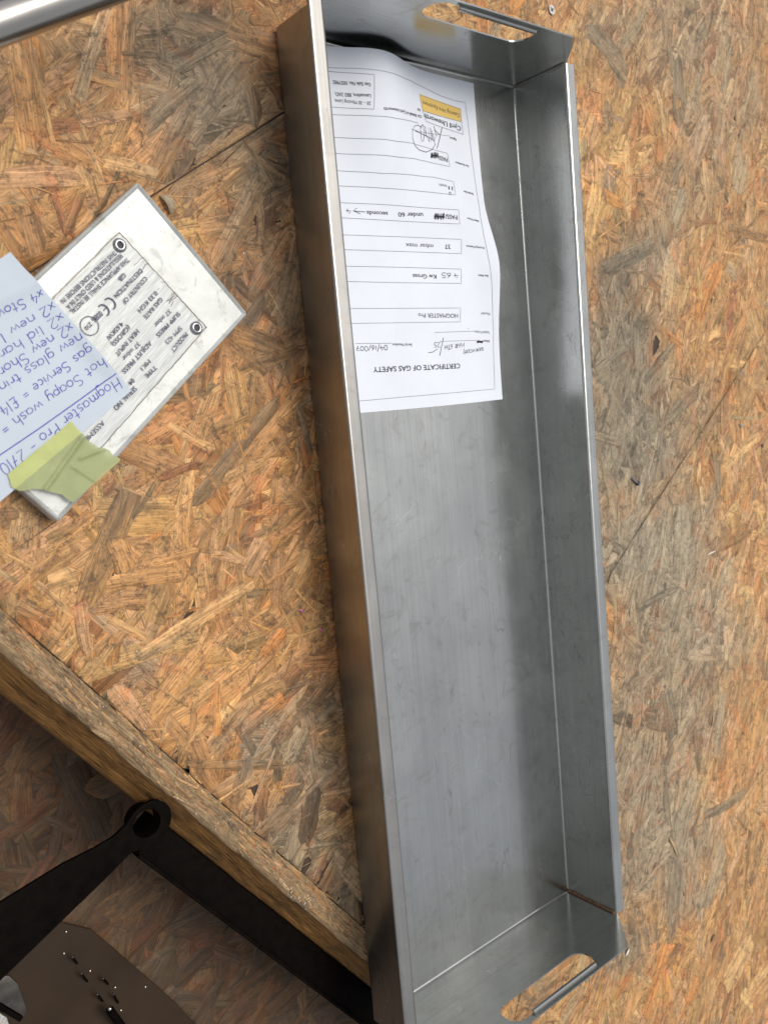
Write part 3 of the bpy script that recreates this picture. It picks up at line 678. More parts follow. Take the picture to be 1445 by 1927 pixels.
# single-line hand lettering, unit: x-height .55, cap 1; (advance, strokes)
def C(cx, cy, rx, ry, a0, a1, n=9): return [(cx + rx * math.cos(math.radians(a0 + (a1 - a0) * i / n)), cy + ry * math.sin(math.radians(a0 + (a1 - a0) * i / n))) for i in range(n + 1)]
HW = {
 'H': (.8, [[(.08, 0), (.1, 1)], [(.6, 0), (.62, 1)], [(.08, .5), (.62, .52)]]), 'P': (.65, [[(.1, 0), (.1, 1)], [(.1, .98)] + C(.3, .74, .24, .24, 90, -90) + [(.1, .5)]]),
 'S': (.7, [C(.35, .75, .24, .23, 50, 250) + C(.33, .27, .26, .25, 80, -150)]), 'M': (.85, [[(.05, 0), (.15, 1), (.4, .4), (.65, 1), (.75, 0)]]),
 'A': (.7, [[(.05, 0), (.33, 1), (.6, 0)], [(.15, .38), (.5, .38)]]), 'R': (.65, [[(.1, 0), (.1, 1)], [(.1, .98)] + C(.3, .76, .2, .22, 90, -90) + [(.12, .52), (.52, 0)]]),
 'T': (.6, [[(.3, 0), (.3, 1)], [(.02, 1), (.58, 1)]]), 'E': (.6, [[(.5, 1), (.1, 1), (.1, 0), (.52, 0)], [(.1, .5), (.42, .5)]]), 'V': (.6, [[(.05, 1), (.3, 0), (.55, 1)]]),
 'I': (.25, [[(.12, 0), (.12, 1)]]), 'C': (.6, [C(.35, .5, .28, .5, 50, 310)]), 'D': (.7, [[(.1, 0), (.1, 1)] + C(.12, .5, .46, .5, 90, -90)]), 'N': (.65, [[(.08, 0), (.1, 1), (.5, 0), (.55, 1)]]),
 'a': (.6, [C(.28, .27, .22, .26, 50, 390, 12), [(.5, .52), (.5, .08), (.58, 0)]]), 'o': (.58, [C(.28, .27, .23, .27, 90, 450, 12)]), 'g': (.6, [C(.28, .28, .22, .25, 50, 390, 12), [(.5, .52), (.5, -.2)] + C(.3, -.22, .2, .18, 0, -150, 6)]),
 'm': (.85, [[(.06, .52), (.06, 0)], [(.06, .3)] + C(.21, .35, .14, .18, 160, 0, 6) + [(.35, 0)], [(.35, .3)] + C(.52, .35, .16, .18, 160, 0, 6) + [(.7, 0), (.78, .03)]]),
 'n': (.6, [[(.06, .52), (.06, 0)], [(.06, .3)] + C(.26, .34, .19, .19, 160, 0, 6) + [(.46, 0), (.54, .03)]]), 's': (.5, [C(.25, .42, .16, .12, 40, 250, 7) + C(.22, .14, .18, .14, 75, -140, 7)]),
 't': (.45, [[(.2, .85), (.18, .12)] + C(.28, .12, .1, .12, 180, 320, 5), [(.02, .55), (.4, .57)]]), 'e': (.52, [[(.07, .28), (.44, .3)] + C(.26, .28, .2, .26, 15, 310, 10)]),
 'r': (.42, [[(.06, .52), (.07, 0)], [(.07, .28)] + C(.22, .32, .14, .18, 160, 30, 5)]), 'h': (.6, [[(.06, 1), (.07, 0)], [(.07, .28)] + C(.27, .34, .18, .19, 160, 0, 6) + [(.46, 0), (.54, .04)]]),
 'p': (.58, [[(.07, .52), (.07, -.42)], C(.28, .27, .21, .25, 170, -170, 11)]), 'y': (.56, [[(.05, .52)] + C(.24, .2, .18, .18, 180, 350, 6), [(.46, .52), (.42, -.1)] + C(.25, -.2, .17, .18, 10, -150, 6)]),
 'w': (.75, [[(.05, .52), (.18, .03), (.35, .45), (.5, .03), (.68, .52)]]), 'v': (.5, [[(.04, .52), (.24, 0), (.46, .54)]]), 'i': (.25, [[(.12, .52), (.12, 0)], [(.12, .74), (.13, .78)]]), 'l': (.28, [[(.12, 1), (.12, .05), (.2, 0)]]),
 'c': (.48, [C(.26, .27, .2, .26, 55, 305, 8)]), 'x': (.5, [[(.05, .55), (.42, .02)], [(.42, .55), (.06, 0)]]), 'd': (.6, [C(.28, .27, .22, .26, 50, 390, 12), [(.5, 1), (.5, .05), (.56, 0)]]),
 '0': (.6, [C(.3, .5, .23, .48, 90, 450, 12)]), '1': (.3, [[(.15, 1), (.15, 0)]]), '2': (.6, [C(.28, .74, .22, .25, 160, -30, 7) + [(.06, 0), (.55, .02)]]), '4': (.6, [[(.3, 1), (.05, .4), (.55, .42)], [(.42, .75), (.4, 0)]]),
 '5': (.55, [[(.48, 1), (.15, 1), (.12, .58)] + C(.25, .32, .24, .3, 90, -150, 8)]), '6': (.55, [[(.42, .98), (.14, .5)] + C(.28, .27, .2, .25, 150, -200, 11)]), '7': (.55, [[(.05, 1), (.5, 1), (.2, 0)], [(.15, .5), (.45, .52)]]),
 '£': (.65, [C(.36, .78, .16, .2, 20, 190, 6) + [(.24, .3), (.12, .02), (.58, .02)], [(.08, .48), (.46, .5)]]), '=': (.55, [[(.08, .5), (.45, .52)], [(.08, .3), (.45, .32)]]), '-': (.55, [[(.1, .42), (.45, .44)]]),
 '/': (.4, [[(.02, -.2), (.36, 1.15)]]), '.': (.2, [[(.08, 0), (.11, .04)]]), ' ': (.42, []), '¢': (.3, [])}
def hand(dec, body, p0, p1, h, w, slant=.08, seed=1, center=False):
    """p0,p1: baseline pixels at start and end"""
    r = random.Random(seed); tot = sum(HW[c][0] for c in body)
    a = Vector(dec.inv(p0)); b = Vector(dec.inv(p1)); d = b - a; sx = d.length / tot; d.normalize(); u = Vector((-d.y, d.x)); x = 0
    base = -.5 * h if center else 0
    for c in body:
        adv, st = HW[c]; j = r.uniform(-.03, .03); q = 1 + r.uniform(-.07, .07)
        for s in st:
            P = [a + d * ((x + px_) * sx + slant * h * py_) + u * ((py_ * q + j) * h + base) for px_, py_ in s]
            dec.stroke(P, w * r.uniform(.85, 1.15), conv=False)
        x += adv

# ------------------------------------------------------------------ certificate lying in the tray
ZF = Z0 + .0012
def sm(a, b, x):
    t = min(1, max(0, (x - a) / (b - a))); return t * t * (3 - 2 * t)
def bulge(s, t):
    A = .0185 * sm(.150, .262, t)
    h = A * math.exp(-((s - .128) / .040) ** 2)
    h += .0085 * math.exp(-((t - .128) / .048) ** 2) * sm(.045, 0, s) ** 1.2
    h += .0012 * math.exp(-((t - .200) / .05) ** 2) * sm(.10, .02, s)
    h += .012 * sm(.200, .2235, s) * sm(.09, .0, t) * .3
    return h
NS, NT = 84, 118; SW, SH = .210, .297
def paper_grid():
    G = np.zeros((NS + 1, NT + 1, 3))
    for j in range(NT + 1):
        t = SH * j / NT; x = .2262 - .0088 * sm(.125, .190, t); hp = bulge(0, t)
        # slight curl of the top-left corner of the sheet
        for i in range(NS + 1):
            s = SW * i / NS; h = bulge(s, t)
            if i: x -= math.sqrt(max(1e-9, (SW / NS) ** 2 - (h - hp) ** 2))
            hp = h
            y = .5443 + t - (.0010 * math.sin(math.pi * s / SW)) * sm(0, .05, .05 - t)
            G[i, j] = (x, y, ZF + .0006 + h)
    return G
PG = paper_grid(); PGpx = PJ(PG.reshape(-1, 3)).reshape(NS + 1, NT + 1, 2)
def pfn(s, t, off=.00022):
    a = min(max(s / SW * NS, 0), NS - 1e-6); b = min(max(t / SH * NT, 0), NT - 1e-6); i, j = int(a), int(b); fa, fb = a - i, b - j
    p = PG[i, j] * (1 - fa) * (1 - fb) + PG[i + 1, j] * fa * (1 - fb) + PG[i, j + 1] * (1 - fa) * fb + PG[i + 1, j + 1] * fa * fb
    du = PG[i + 1, j] - PG[i, j]; dv = PG[i, j + 1] - PG[i, j]; nn = np.cross(dv, du); nn /= np.linalg.norm(nn)
    if nn[2] < 0: nn = -nn
    return p + nn * off
def pinv(p):
    d = np.hypot(PGpx[..., 0] - p[0], PGpx[..., 1] - p[1]); i, j = np.unravel_index(np.argmin(d), d.shape)
    i = min(max(i, 1), NS - 1); j = min(max(j, 1), NT - 1)
    gu = (PGpx[i + 1, j] - PGpx[i - 1, j]) / 2; gv = (PGpx[i, j + 1] - PGpx[i, j - 1]) / 2
    e = np.linalg.solve(np.stack([gu, gv], 1), np.array(p) - PGpx[i, j]); e = np.clip(e, -3, 3)
    return ((i + e[0]) / NS * SW, (j + e[1]) / NT * SH)
def build_certificate():
    cert = thing('gas_certificate', (.121, .69, ZF), 'white printed gas safety certificate sheet curling up at the far end of the tray floor', 'document')
    V = []; F = []; k = NT + 1
    for i in range(NS + 1):
        for j in range(NT + 1): V.append(PG[i, j])
    nv = len(V); V += [v - np.array([0, 0, .0001]) for v in V]
    for i in range(NS):
        for j in range(NT):
            a = i * k + j; F.append((a, a + 1, a + k + 1, a + k)); F.append((nv + a, nv + a + k, nv + a + k + 1, nv + a + 1))
    rim = [i * k for i in range(NS + 1)] + [NS * k + j for j in range(1, k)] + [i * k + NT for i in range(NS - 1, -1, -1)] + [j for j in range(NT - 1, 0, -1)]
    for a, b in zip(rim, rim[1:] + rim[:1]): F.append((a, b, nv + b, nv + a))
    bm = bmesh.new(); vs = [bm.verts.new(v) for v in V]
    for f in F: bm.faces.new([vs[q] for q in f])
    bmobj('paper_sheet', bm, MAT['paper'], cert, 60)
    # reading direction on this sheet runs along +s, letters' up along -t
    class D2(Decal):
        pass
    tx, ln, pn, yl = (D2(pfn, pinv) for _ in range(4))
    mm = .001
    def T(b, p0, p1, h, f=z1, bold=.006, **k): tx.text(b, f(*p0), f(*p1), h * mm * (1.3 if h < 4 else 1.05), up=-1, bold=bold, **k)
    T('Gas Safe No. 5057982', (426, 361), (167, 342), 2.3); T('Lancashire, BB2 2AD,', (426, 438), (180, 424), 2.3); T('28 – 30 Mincing Lane,', (426, 488), (178, 470), 2.3)
    T('On Behalf of Cyril Unsworth', (770, 577), (513, 524), 2.0); T('ltd', (761, 535), (742, 528), 1.8)
    T('Cyril Unsworth', (1036, 661), (789, 572), 4.3, bold=.012); T('Catering Hire Equipment', (1028, 572), (773, 480), 2.9, bold=.006, shear=.2)
    T('Signed', (1006, 735), (962, 720), 1.5); T('Gas Soundness', (1090, 916), (998, 888), 1.5); T('PASS/', (946, 872), (884, 856), 3.0)
    T('Nozzle Size', (1121, 1104), (1057, 1086), 1.5); T('1.', (980, 1066), (955, 1062), 2.6); T('mm', (940, 1050), (889, 1041), 2.2)
    T('PASS/', (1012, 1262), (930, 1256), 3.2); T('under 60', (780, 1247), (611, 1243), 3.0); T('seconds', (541, 1239), (398, 1232), 2.7); T('Safety Device', (1160, 1290), (1080, 1268), 1.5)
    T('37', (940, 95), (899, 92), 3.2, z2); T('mbar max', (817, 90), (622, 84), 3.0, z2); T('Working Pressure', (1186, 103), (1054, 88), 1.5, z2)
    T('Kw Gross', (840, 308), (671, 304), 3.0, z2); T('Gas Rate', (1213, 303), (1139, 299), 1.6, z2); T('HOGMASTER Pro', (993, 588), (710, 584), 3.1, z2); T('Model', (1221, 573), (1161, 571), 1.8, z2)
    T('Valid From', (1219, 706), (1117, 703), 1.9, z2); T('Date', (1219, 770), (1177, 769), 1.8, z2); T('Serial Number', (666, 796), (524, 794), 2.0, z2)
    T('CERTIFICATE OF GAS SAFETY', (1009, 946), (388, 974), 4.4, z2, bold=.012)
    def R(pts, f=z1, w=.35): ln.stroke([f(*p) for p in pts], w * mm, step=.003)
    def Rs(pts, w=.35): ln.stroke(pts, w * mm, conv=False, step=.003)
    st = lambda p, f: Vector(pinv(f(*p)))
    # field boxes: left side, top and bottom run off under the tray's rim
    def F_(f, *pts):
        P = [st(p, f) for p in pts]; Rs(([Vector((.19, P[0].y))] + P) if f is not None else P)
    def box(f, top, bot):
        P = [st(p, f) for p in top]; Q = [st(p, f) for p in bot]; Rs([Vector((.192, P[0].y - (P[0].x - .192) * 0))] + P + Q[::-1] + [Vector((.192, Q[0].y))])
    box(z1, [(195, 718), (400, 727), (600, 744), (710, 757), (800, 785), (945, 826)], [(206, 828), (400, 835), (600, 850), (720, 862), (800, 880), (961, 916)])
    box(z1, [(215, 945), (500, 962), (700, 972), (850, 988), (986, 1018)], [(226, 1048), (500, 1062), (700, 1077), (850, 1092), (1000, 1109)])
    box(z1, [(236, 1162), (600, 1180), (1021, 1210)], [(246, 1265), (600, 1285), (1029, 1306)])
    box(z2, [(190, 8), (600, 22), (1018, 40)], [(200, 114), (600, 127), (1018, 142)])
    box(z2, [(212, 232), (600, 240), (1017, 253)], [(222, 342), (600, 350), (1017, 355)])
    box(z2, [(238, 534), (600, 533), (1012, 531)], [(248, 641), (600, 636), (1010, 630)])
    F_(z1, (180, 563), (300, 567), (450, 572), (600, 589), (700, 607), (745, 620))
    P = [st(p, z1) for p in ((150, 243), (300, 248), (430, 256), (520, 270), (620, 300), (700, 334), (800, 385), (900, 436), (1000, 469), (1065, 480), (1085, 620), (1110, 840), (1160, 1180), (1195, 1400))]
    P += [st(p, z2) for p in ((1208, 160), (1236, 360), (1247, 700), (1257, 1110), (900, 1142), (600, 1168), (305, 1195))]
    Rs([Vector((.2, P[0].y))] + P + [Vector((.2, P[-1].y))])
    P = [st(p, z1) for p in ((155, 270), (300, 280), (449, 292), (446, 526), (300, 520), (175, 512))]
    Rs([Vector((.2, P[0].y))] + P + [Vector((.2, P[-1].y))])
    R([(1052, 697), (798, 607), (776, 535)]); R([(1052, 697), (1040, 612)]); R([(1040, 612), (1035, 524), (755, 423), (776, 535), (1040, 612)])
    R([(961, 708), (698, 660)], w=.3); R([(1115, 696), (828, 706)], z2); R([(1126, 762), (860, 770)], z2); R([(522, 783), (262, 785)], z2)
    yl.add([pinv(z1(1040 + (776 - 1040) * a + ((1035 - 1040) * (1 - a) + (755 - 776) * a) * b, 612 + (535 - 612) * a + ((524 - 612) * (1 - a) + (423 - 535) * a) * b)) for a in [i / 10 for i in range(11)] for b in (0, 1)],
           [(2 * i, 2 * i + 1, 2 * i + 3, 2 * i + 2) for i in range(10)])
    # pen
    def S(pts, f=z1, w=.5): pn.stroke([f(*p) for p in pts], w * mm)
    def scrib(x0, y0, x1, y1, f):
        r = random.Random(int(x0)); k = 26; P = []
        for i in range(k): P.append((x0 + (x1 - x0) * i / k + r.uniform(-3, 3), (y0 if i % 2 else y1) + r.uniform(-4, 4)))
        S(P, f, 1.0); S([(x0, (y0 + y1) / 2), (x1, (y0 + y1) / 2 + 3)], f, 1.6)
    scrib(832, 822, 884, 858, z1); scrib(854, 1236, 926, 1274, z1); scrib(1130, 764, 1172, 779, z2)
    S(C(962, 1098, 7, 9, 0, 380, 10)); S([(953, 1052), (957, 1072)], w=1.4)
    S([(386, 1224), (345, 1222), (306, 1216)]); S([(330, 1198), (304, 1216), (352, 1236)])
    # signature
    S([(908, 650), (893, 720), (874, 792)], w=.6); S([(893, 700), (862, 672), (852, 640), (868, 700), (858, 740), (838, 668), (846, 738), (828, 650), (836, 752), (812, 650), (822, 748), (800, 700), (795, 650), (775, 630), (790, 680), (782, 742), (770, 745), (764, 700), (762, 650), (778, 628)], w=.5)
    S([(770, 650), (745, 634), (722, 640), (708, 672), (708, 720), (722, 770), (752, 802), (800, 818), (842, 800), (862, 765), (852, 738), (815, 715), (760, 688), (725, 672)], w=.5)
    pnh = lambda b, p0, p1, h, f=z2, sd=1, w=.5: hand2(pn, b, f(*p0), f(*p1), h * mm, w * mm, sd)
    pnh('SERVICED', (1177, 812), (1040, 836), 2.6); S([(1060, 840), (1040, 858), (1032, 852), (1038, 822)], z2)
    pnh('MAR 6TH', (1038, 778), (893, 798), 4.0, sd=3); S([(890, 744), (876, 810), (863, 872)], z2, .6); pnh('25', (868, 778), (822, 778), 4.8, sd=4); S([(848, 822), (815, 846), (780, 851)], z2)
    pnh('04/16/007', (492, 795), (264, 805), 4.2, sd=5); pnh('4.65', (1000, 282), (874, 278), 4.4, sd=6); pnh('4', (292, 1205), (252, 1200), 4.4, z1, 7)
    S([(1066, 676), (1068, 679)], z2, .8)
    for d, n_, mt in ((tx, 'printed_text', 'black_ink'), (ln, 'printed_rules', 'line_ink'), (pn, 'handwriting', 'pen')): tag(d.build(n_, MAT[mt], cert), kind='stuff')
    yl.fn = lambda s, t: pfn(s, t, .00012); 
    yl.V = []; yl.F = []
    yl.add([pinv(z1(1040 + (776 - 1040) * a + ((1035 - 1040) * (1 - a) + (755 - 776) * a) * b, 612 + (535 - 612) * a + ((524 - 612) * (1 - a) + (423 - 535) * a) * b)) for a in [i / 10 for i in range(11)] for b in (0, 1)],
           [(2 * i, 2 * i + 1, 2 * i + 3, 2 * i + 2) for i in range(10)])
    yl.build('logo_panel', MAT['yellow'], cert)
    reparent(cert)
def hand2(dec, body, p0, p1, h, w, seed):
    """hand lettering where up runs along -t"""
    r = random.Random(seed); tot = sum(HW[c][0] for c in body)
    a = Vector(dec.inv(p0)); b = Vector(dec.inv(p1)); d = b - a; sx = d.length / tot; d.normalize(); u = Vector((d.y, -d.x)); x = 0
    for c in body:
        adv, st = HW[c]; j = r.uniform(-.05, .05); q = 1 + r.uniform(-.1, .1)
        for s in st: dec.stroke([a + d * ((x + qx) * sx + .06 * h * qy) + u * ((qy * q + j) * h) for qx, qy in s], w * r.uniform(.85, 1.2), conv=False)
        x += adv
build_certificate()

# ------------------------------------------------------------------ metal cover with data plate
ZT = .017
def flat(z):
    return (lambda s, t: Vector((s, t, z))), (lambda p: tuple(U(p, z)[:2]))
def rbox(c, ex, ey, lx, ly, z0, z1_, r=.002, seg=3):
    bm = bmesh.new()
    m4 = Matrix(((ex.x, ey.x, 0, c.x), (ex.y, ey.y, 0, c.y), (0, 0, 1, (z0 + z1_) / 2), (0, 0, 0, 1)))
    bmesh.ops.create_cube(bm, size=1, matrix=m4 @ Matrix.Diagonal((lx, ly, z1_ - z0, 1)))
    if r: bmesh.ops.bevel(bm, geom=list(bm.edges), offset=r, segments=seg, affect='EDGES', profile=.5)
    return bm
def build_cover():
    a, b, c = U((255, 347), ZT), U((468, 590), ZT), U((112, 983), ZT)
    ex = (c - b).normalized(); ex.z = 0; ey = Vector((-ex.y, ex.x, 0)); 
    if (a - b).dot(ey) < 0: ey = -ey
    lx, ly = (c - b).length, (a - b).length
    ctr = b + ex * lx / 2 + ey * ly / 2
    root = thing('metal_cover', (ctr.x, ctr.y, 0), 'flat pale scuffed metal cover carrying a riveted data plate, left of the tray', 'metal cover')
    # a folded lid: top skin with down-turned sides, hollow below
    bm = rbox(ctr, ex, ey, lx, ly, .0012, ZT, .0022, 4)
    dn = [f for f in bm.faces if f.normal.z < -.9]
    r = bmesh.ops.inset_region(bm, faces=dn, thickness=.0018)
    for v in {v for f in dn for v in f.verts}: v.co.z = ZT - .002
    bmobj('cover_shell', bm, MAT['lid'], root, 35)
    # data plate, slightly crumpled
    zp0 = ZT + .0006
    p00, p10 = U(zp(600, 80), zp0), U(zp(1390, 945), zp0)
    pe = (p10 - p00).normalized(); pe.z = 0; pr = Vector((pe.y, -pe.x, 0))
    if pr.dot(ex) < 0: pr = -pr
    wd = (p10 - p00).length; le = .128; nx, ny = 60, 36; V = []; UVs = []
    r = random.Random(3)
    for i in range(nx + 1):
        for j in range(ny + 1):
            s, t = i / nx, j / ny
            wz = .00012 * math.sin(s * 21 + math.sin(t * 9) * 2) * math.sin(t * 6 + 1) + .0007 * math.exp(-((s * le - .004) / .003) ** 2) * math.sin(t * 40) ** 2 * (.2 < t < .95)
            q = p00 + pr * le * s + pe * wd * t; V.append((q.x, q.y, zp0 + wz)); UVs.append((s * le, t * wd))
    F = [(i * (ny + 1) + j, i * (ny + 1) + j + 1, (i + 1) * (ny + 1) + j + 1, (i + 1) * (ny + 1) + j) for i in range(nx) for j in range(ny)]
    nv = len(V); V2 = V + [(x, y, ZT + .0001) for x, y, z in V]
    k = ny + 1; rim = [i * k for i in range(nx + 1)] + [nx * k + j for j in range(1, k)] + [i * k + ny for i in range(nx - 1, -1, -1)] + [j for j in range(ny - 1, 0, -1)]
    me = bpy.data.meshes.new('data_plate'); F2 = F + [(a_, b_, nv + b_, nv + a_) for a_, b_ in zip(rim, rim[1:] + rim[:1])]
    me.from_pydata(V2, [], F2); me.update(); uvl = me.uv_layers.new(name='grain')
    for l in me.loops: uvl.data[l.index].uv = UVs[l.vertex_index % nv]
    bm = bmesh.new(); bm.from_mesh(me); bmesh.ops.recalc_face_normals(bm, faces=bm.faces); bm.to_mesh(me); bm.free()
    me.shade_smooth(); me.set_sharp_from_angle(angle=math.radians(50))
    plate = link('data_plate', me, MAT['plate'], root)
    fn, inv = flat(zp0 + .0010); d = Decal(fn, inv)
    def T(b_, p0, p1, h=2.5, f=zp, **k_): d.text(b_, f(*p0), f(*p1), h * .00132, bold=.004, **k_)
    T('PRODUCT', (1216, 1000), (1085, 1160)); T('SPM 423', (1166, 945), (1031, 1086)); T('SUPP PRESS', (1150, 815), (950, 1024)); T('37 mbar', (1068, 792), (930, 935))
    T('GAS RATE', (990, 684), (835, 860)); T('0.33 KGH', (944, 626), (784, 800)); T('COUNTRY OF', (850, 495), (642, 724)); T('DESTINATION', (806, 425), (568, 668)); T('GB', (656, 462), (608, 516))
    T('THIS APPLIANCE SHALL BE INSTAL', (686, 326), (168, 812)); T('REGULATIONS & USED ONLY IN A', (625, 290), (135, 768)); T('THIS INSTRUCTIONS BEFORE IN', (573, 262), (85, 715))
    T('0086', (446, 812), (368, 884), 3.0); T('HEAT INPUT', (776, 974), (580, 1195)); T('(GROSS)', (695, 936), (545, 1105)); T('4.65KW', (634, 906), (498, 1050))
    T('ADJUST PRESS', (892, 1080), (640, 1352)); T('37 mbar', (788, 1086), (640, 1240)); T('MK1', (880, 1246), (808, 1325)); T('TYPE', (938, 1302), (848, 1392)); T('04', (735, 1418), (700, 1458))
    T('SERIAL NO', (1052, 818), (892, 984), 2.7, zn); T('ASSEMBLED', (806, 1082), (590, 1300), 2.7, zn); T('Z10', (352, 905), (300, 960), 2.2)
    # CE mark: two open arcs in the lettering frame
    for p, bar in ((zp(528, 722), False), (zp(470, 782), True)):
        q = Vector(inv(p)); R2 = Vector(pr[:2]); e_a = Vector(inv(zp(560, 690))); e_b = Vector(inv(zp(460, 790))); dx = (e_b - e_a).normalized(); uy = Vector((-dx.y, dx.x))
        d.stroke([q + dx * (x * .0033) + uy * (y * .0040) for x, y in C(.25, 0, 1, 1, 75, 285, 14)], .0009, conv=False)
        if bar: d.stroke([q + dx * (-.0024), q + dx * .0008], .0007, conv=False)
    # pressed ring with a stamp
    cc = inv(zp(335, 930)); d.stroke([(cc[0] + .0062 * math.cos(a_), cc[1] + .0062 * math.sin(a_)) for a_ in [math.tau * i / 26 for i in range(27)]], .0005, conv=False)
    tag(d.build('etched_lettering', MAT['etch'], plate), kind='stuff')
    g = Decal(*flat(zp0 + .0004)); c4 = [p00, p10, p10 + pr * le, p00 + pr * le]; r_ = random.Random(4)  # dark strokes paint the gap shading around the raised plate's edges
    for a_, b_ in ((0, 1), (1, 2), (0, 3)):
        n_ = 40; pts_ = [c4[a_].lerp(c4[b_], i / n_) for i in range(n_ + 1)]
        g.stroke([(p.x + r_.uniform(-.0003, .0003), p.y + r_.uniform(-.0003, .0003)) for p in pts_], .0006, conv=False)
    for i in range(9):
        t_ = r_.uniform(.1, .95); p = p00 + pe * wd * t_; g.stroke([(p + pr * x + pe * r_.uniform(-.0012, .0012)).to_2d() for x in (-.0005, .002, .005, .009)], .00035, conv=False)
    tag(g.build('edge_shade_line', MAT['bracket'], plate), kind='stuff')
    # rivets
    for p in ((227, 461), (371, 617)):
        c0 = U(p, ZT + .002); bm = bmesh.new()
        prof = [(.0018, .0004), (.0019, .0013), (.0024, .0021), (.0034, .0021), (.0045, .0012), (.0049, .0004)]; n = 28; rg = []
        for rr_, zz in prof: rg.append([bm.verts.new((c0.x + rr_ * math.cos(math.tau * i / n), c0.y + rr_ * math.sin(math.tau * i / n), zp0 + zz)) for i in range(n)])
        for x in range(len(rg) - 1):
            for i in range(n): bm.faces.new((rg[x][i], rg[x][(i + 1) % n], rg[x + 1][(i + 1) % n], rg[x + 1][i]))
        rv = bmobj('rivet', bm, MAT['rivet'], root, 60)
        bm = bmesh.new(); bmesh.ops.create_circle(bm, cap_ends=True, segments=20, radius=.0019, matrix=Matrix.Translation((c0.x, c0.y, zp0 + .0008)))
        bmobj('rivet_bore', bm, MAT['dark'], rv)
    reparent(root)
build_cover()

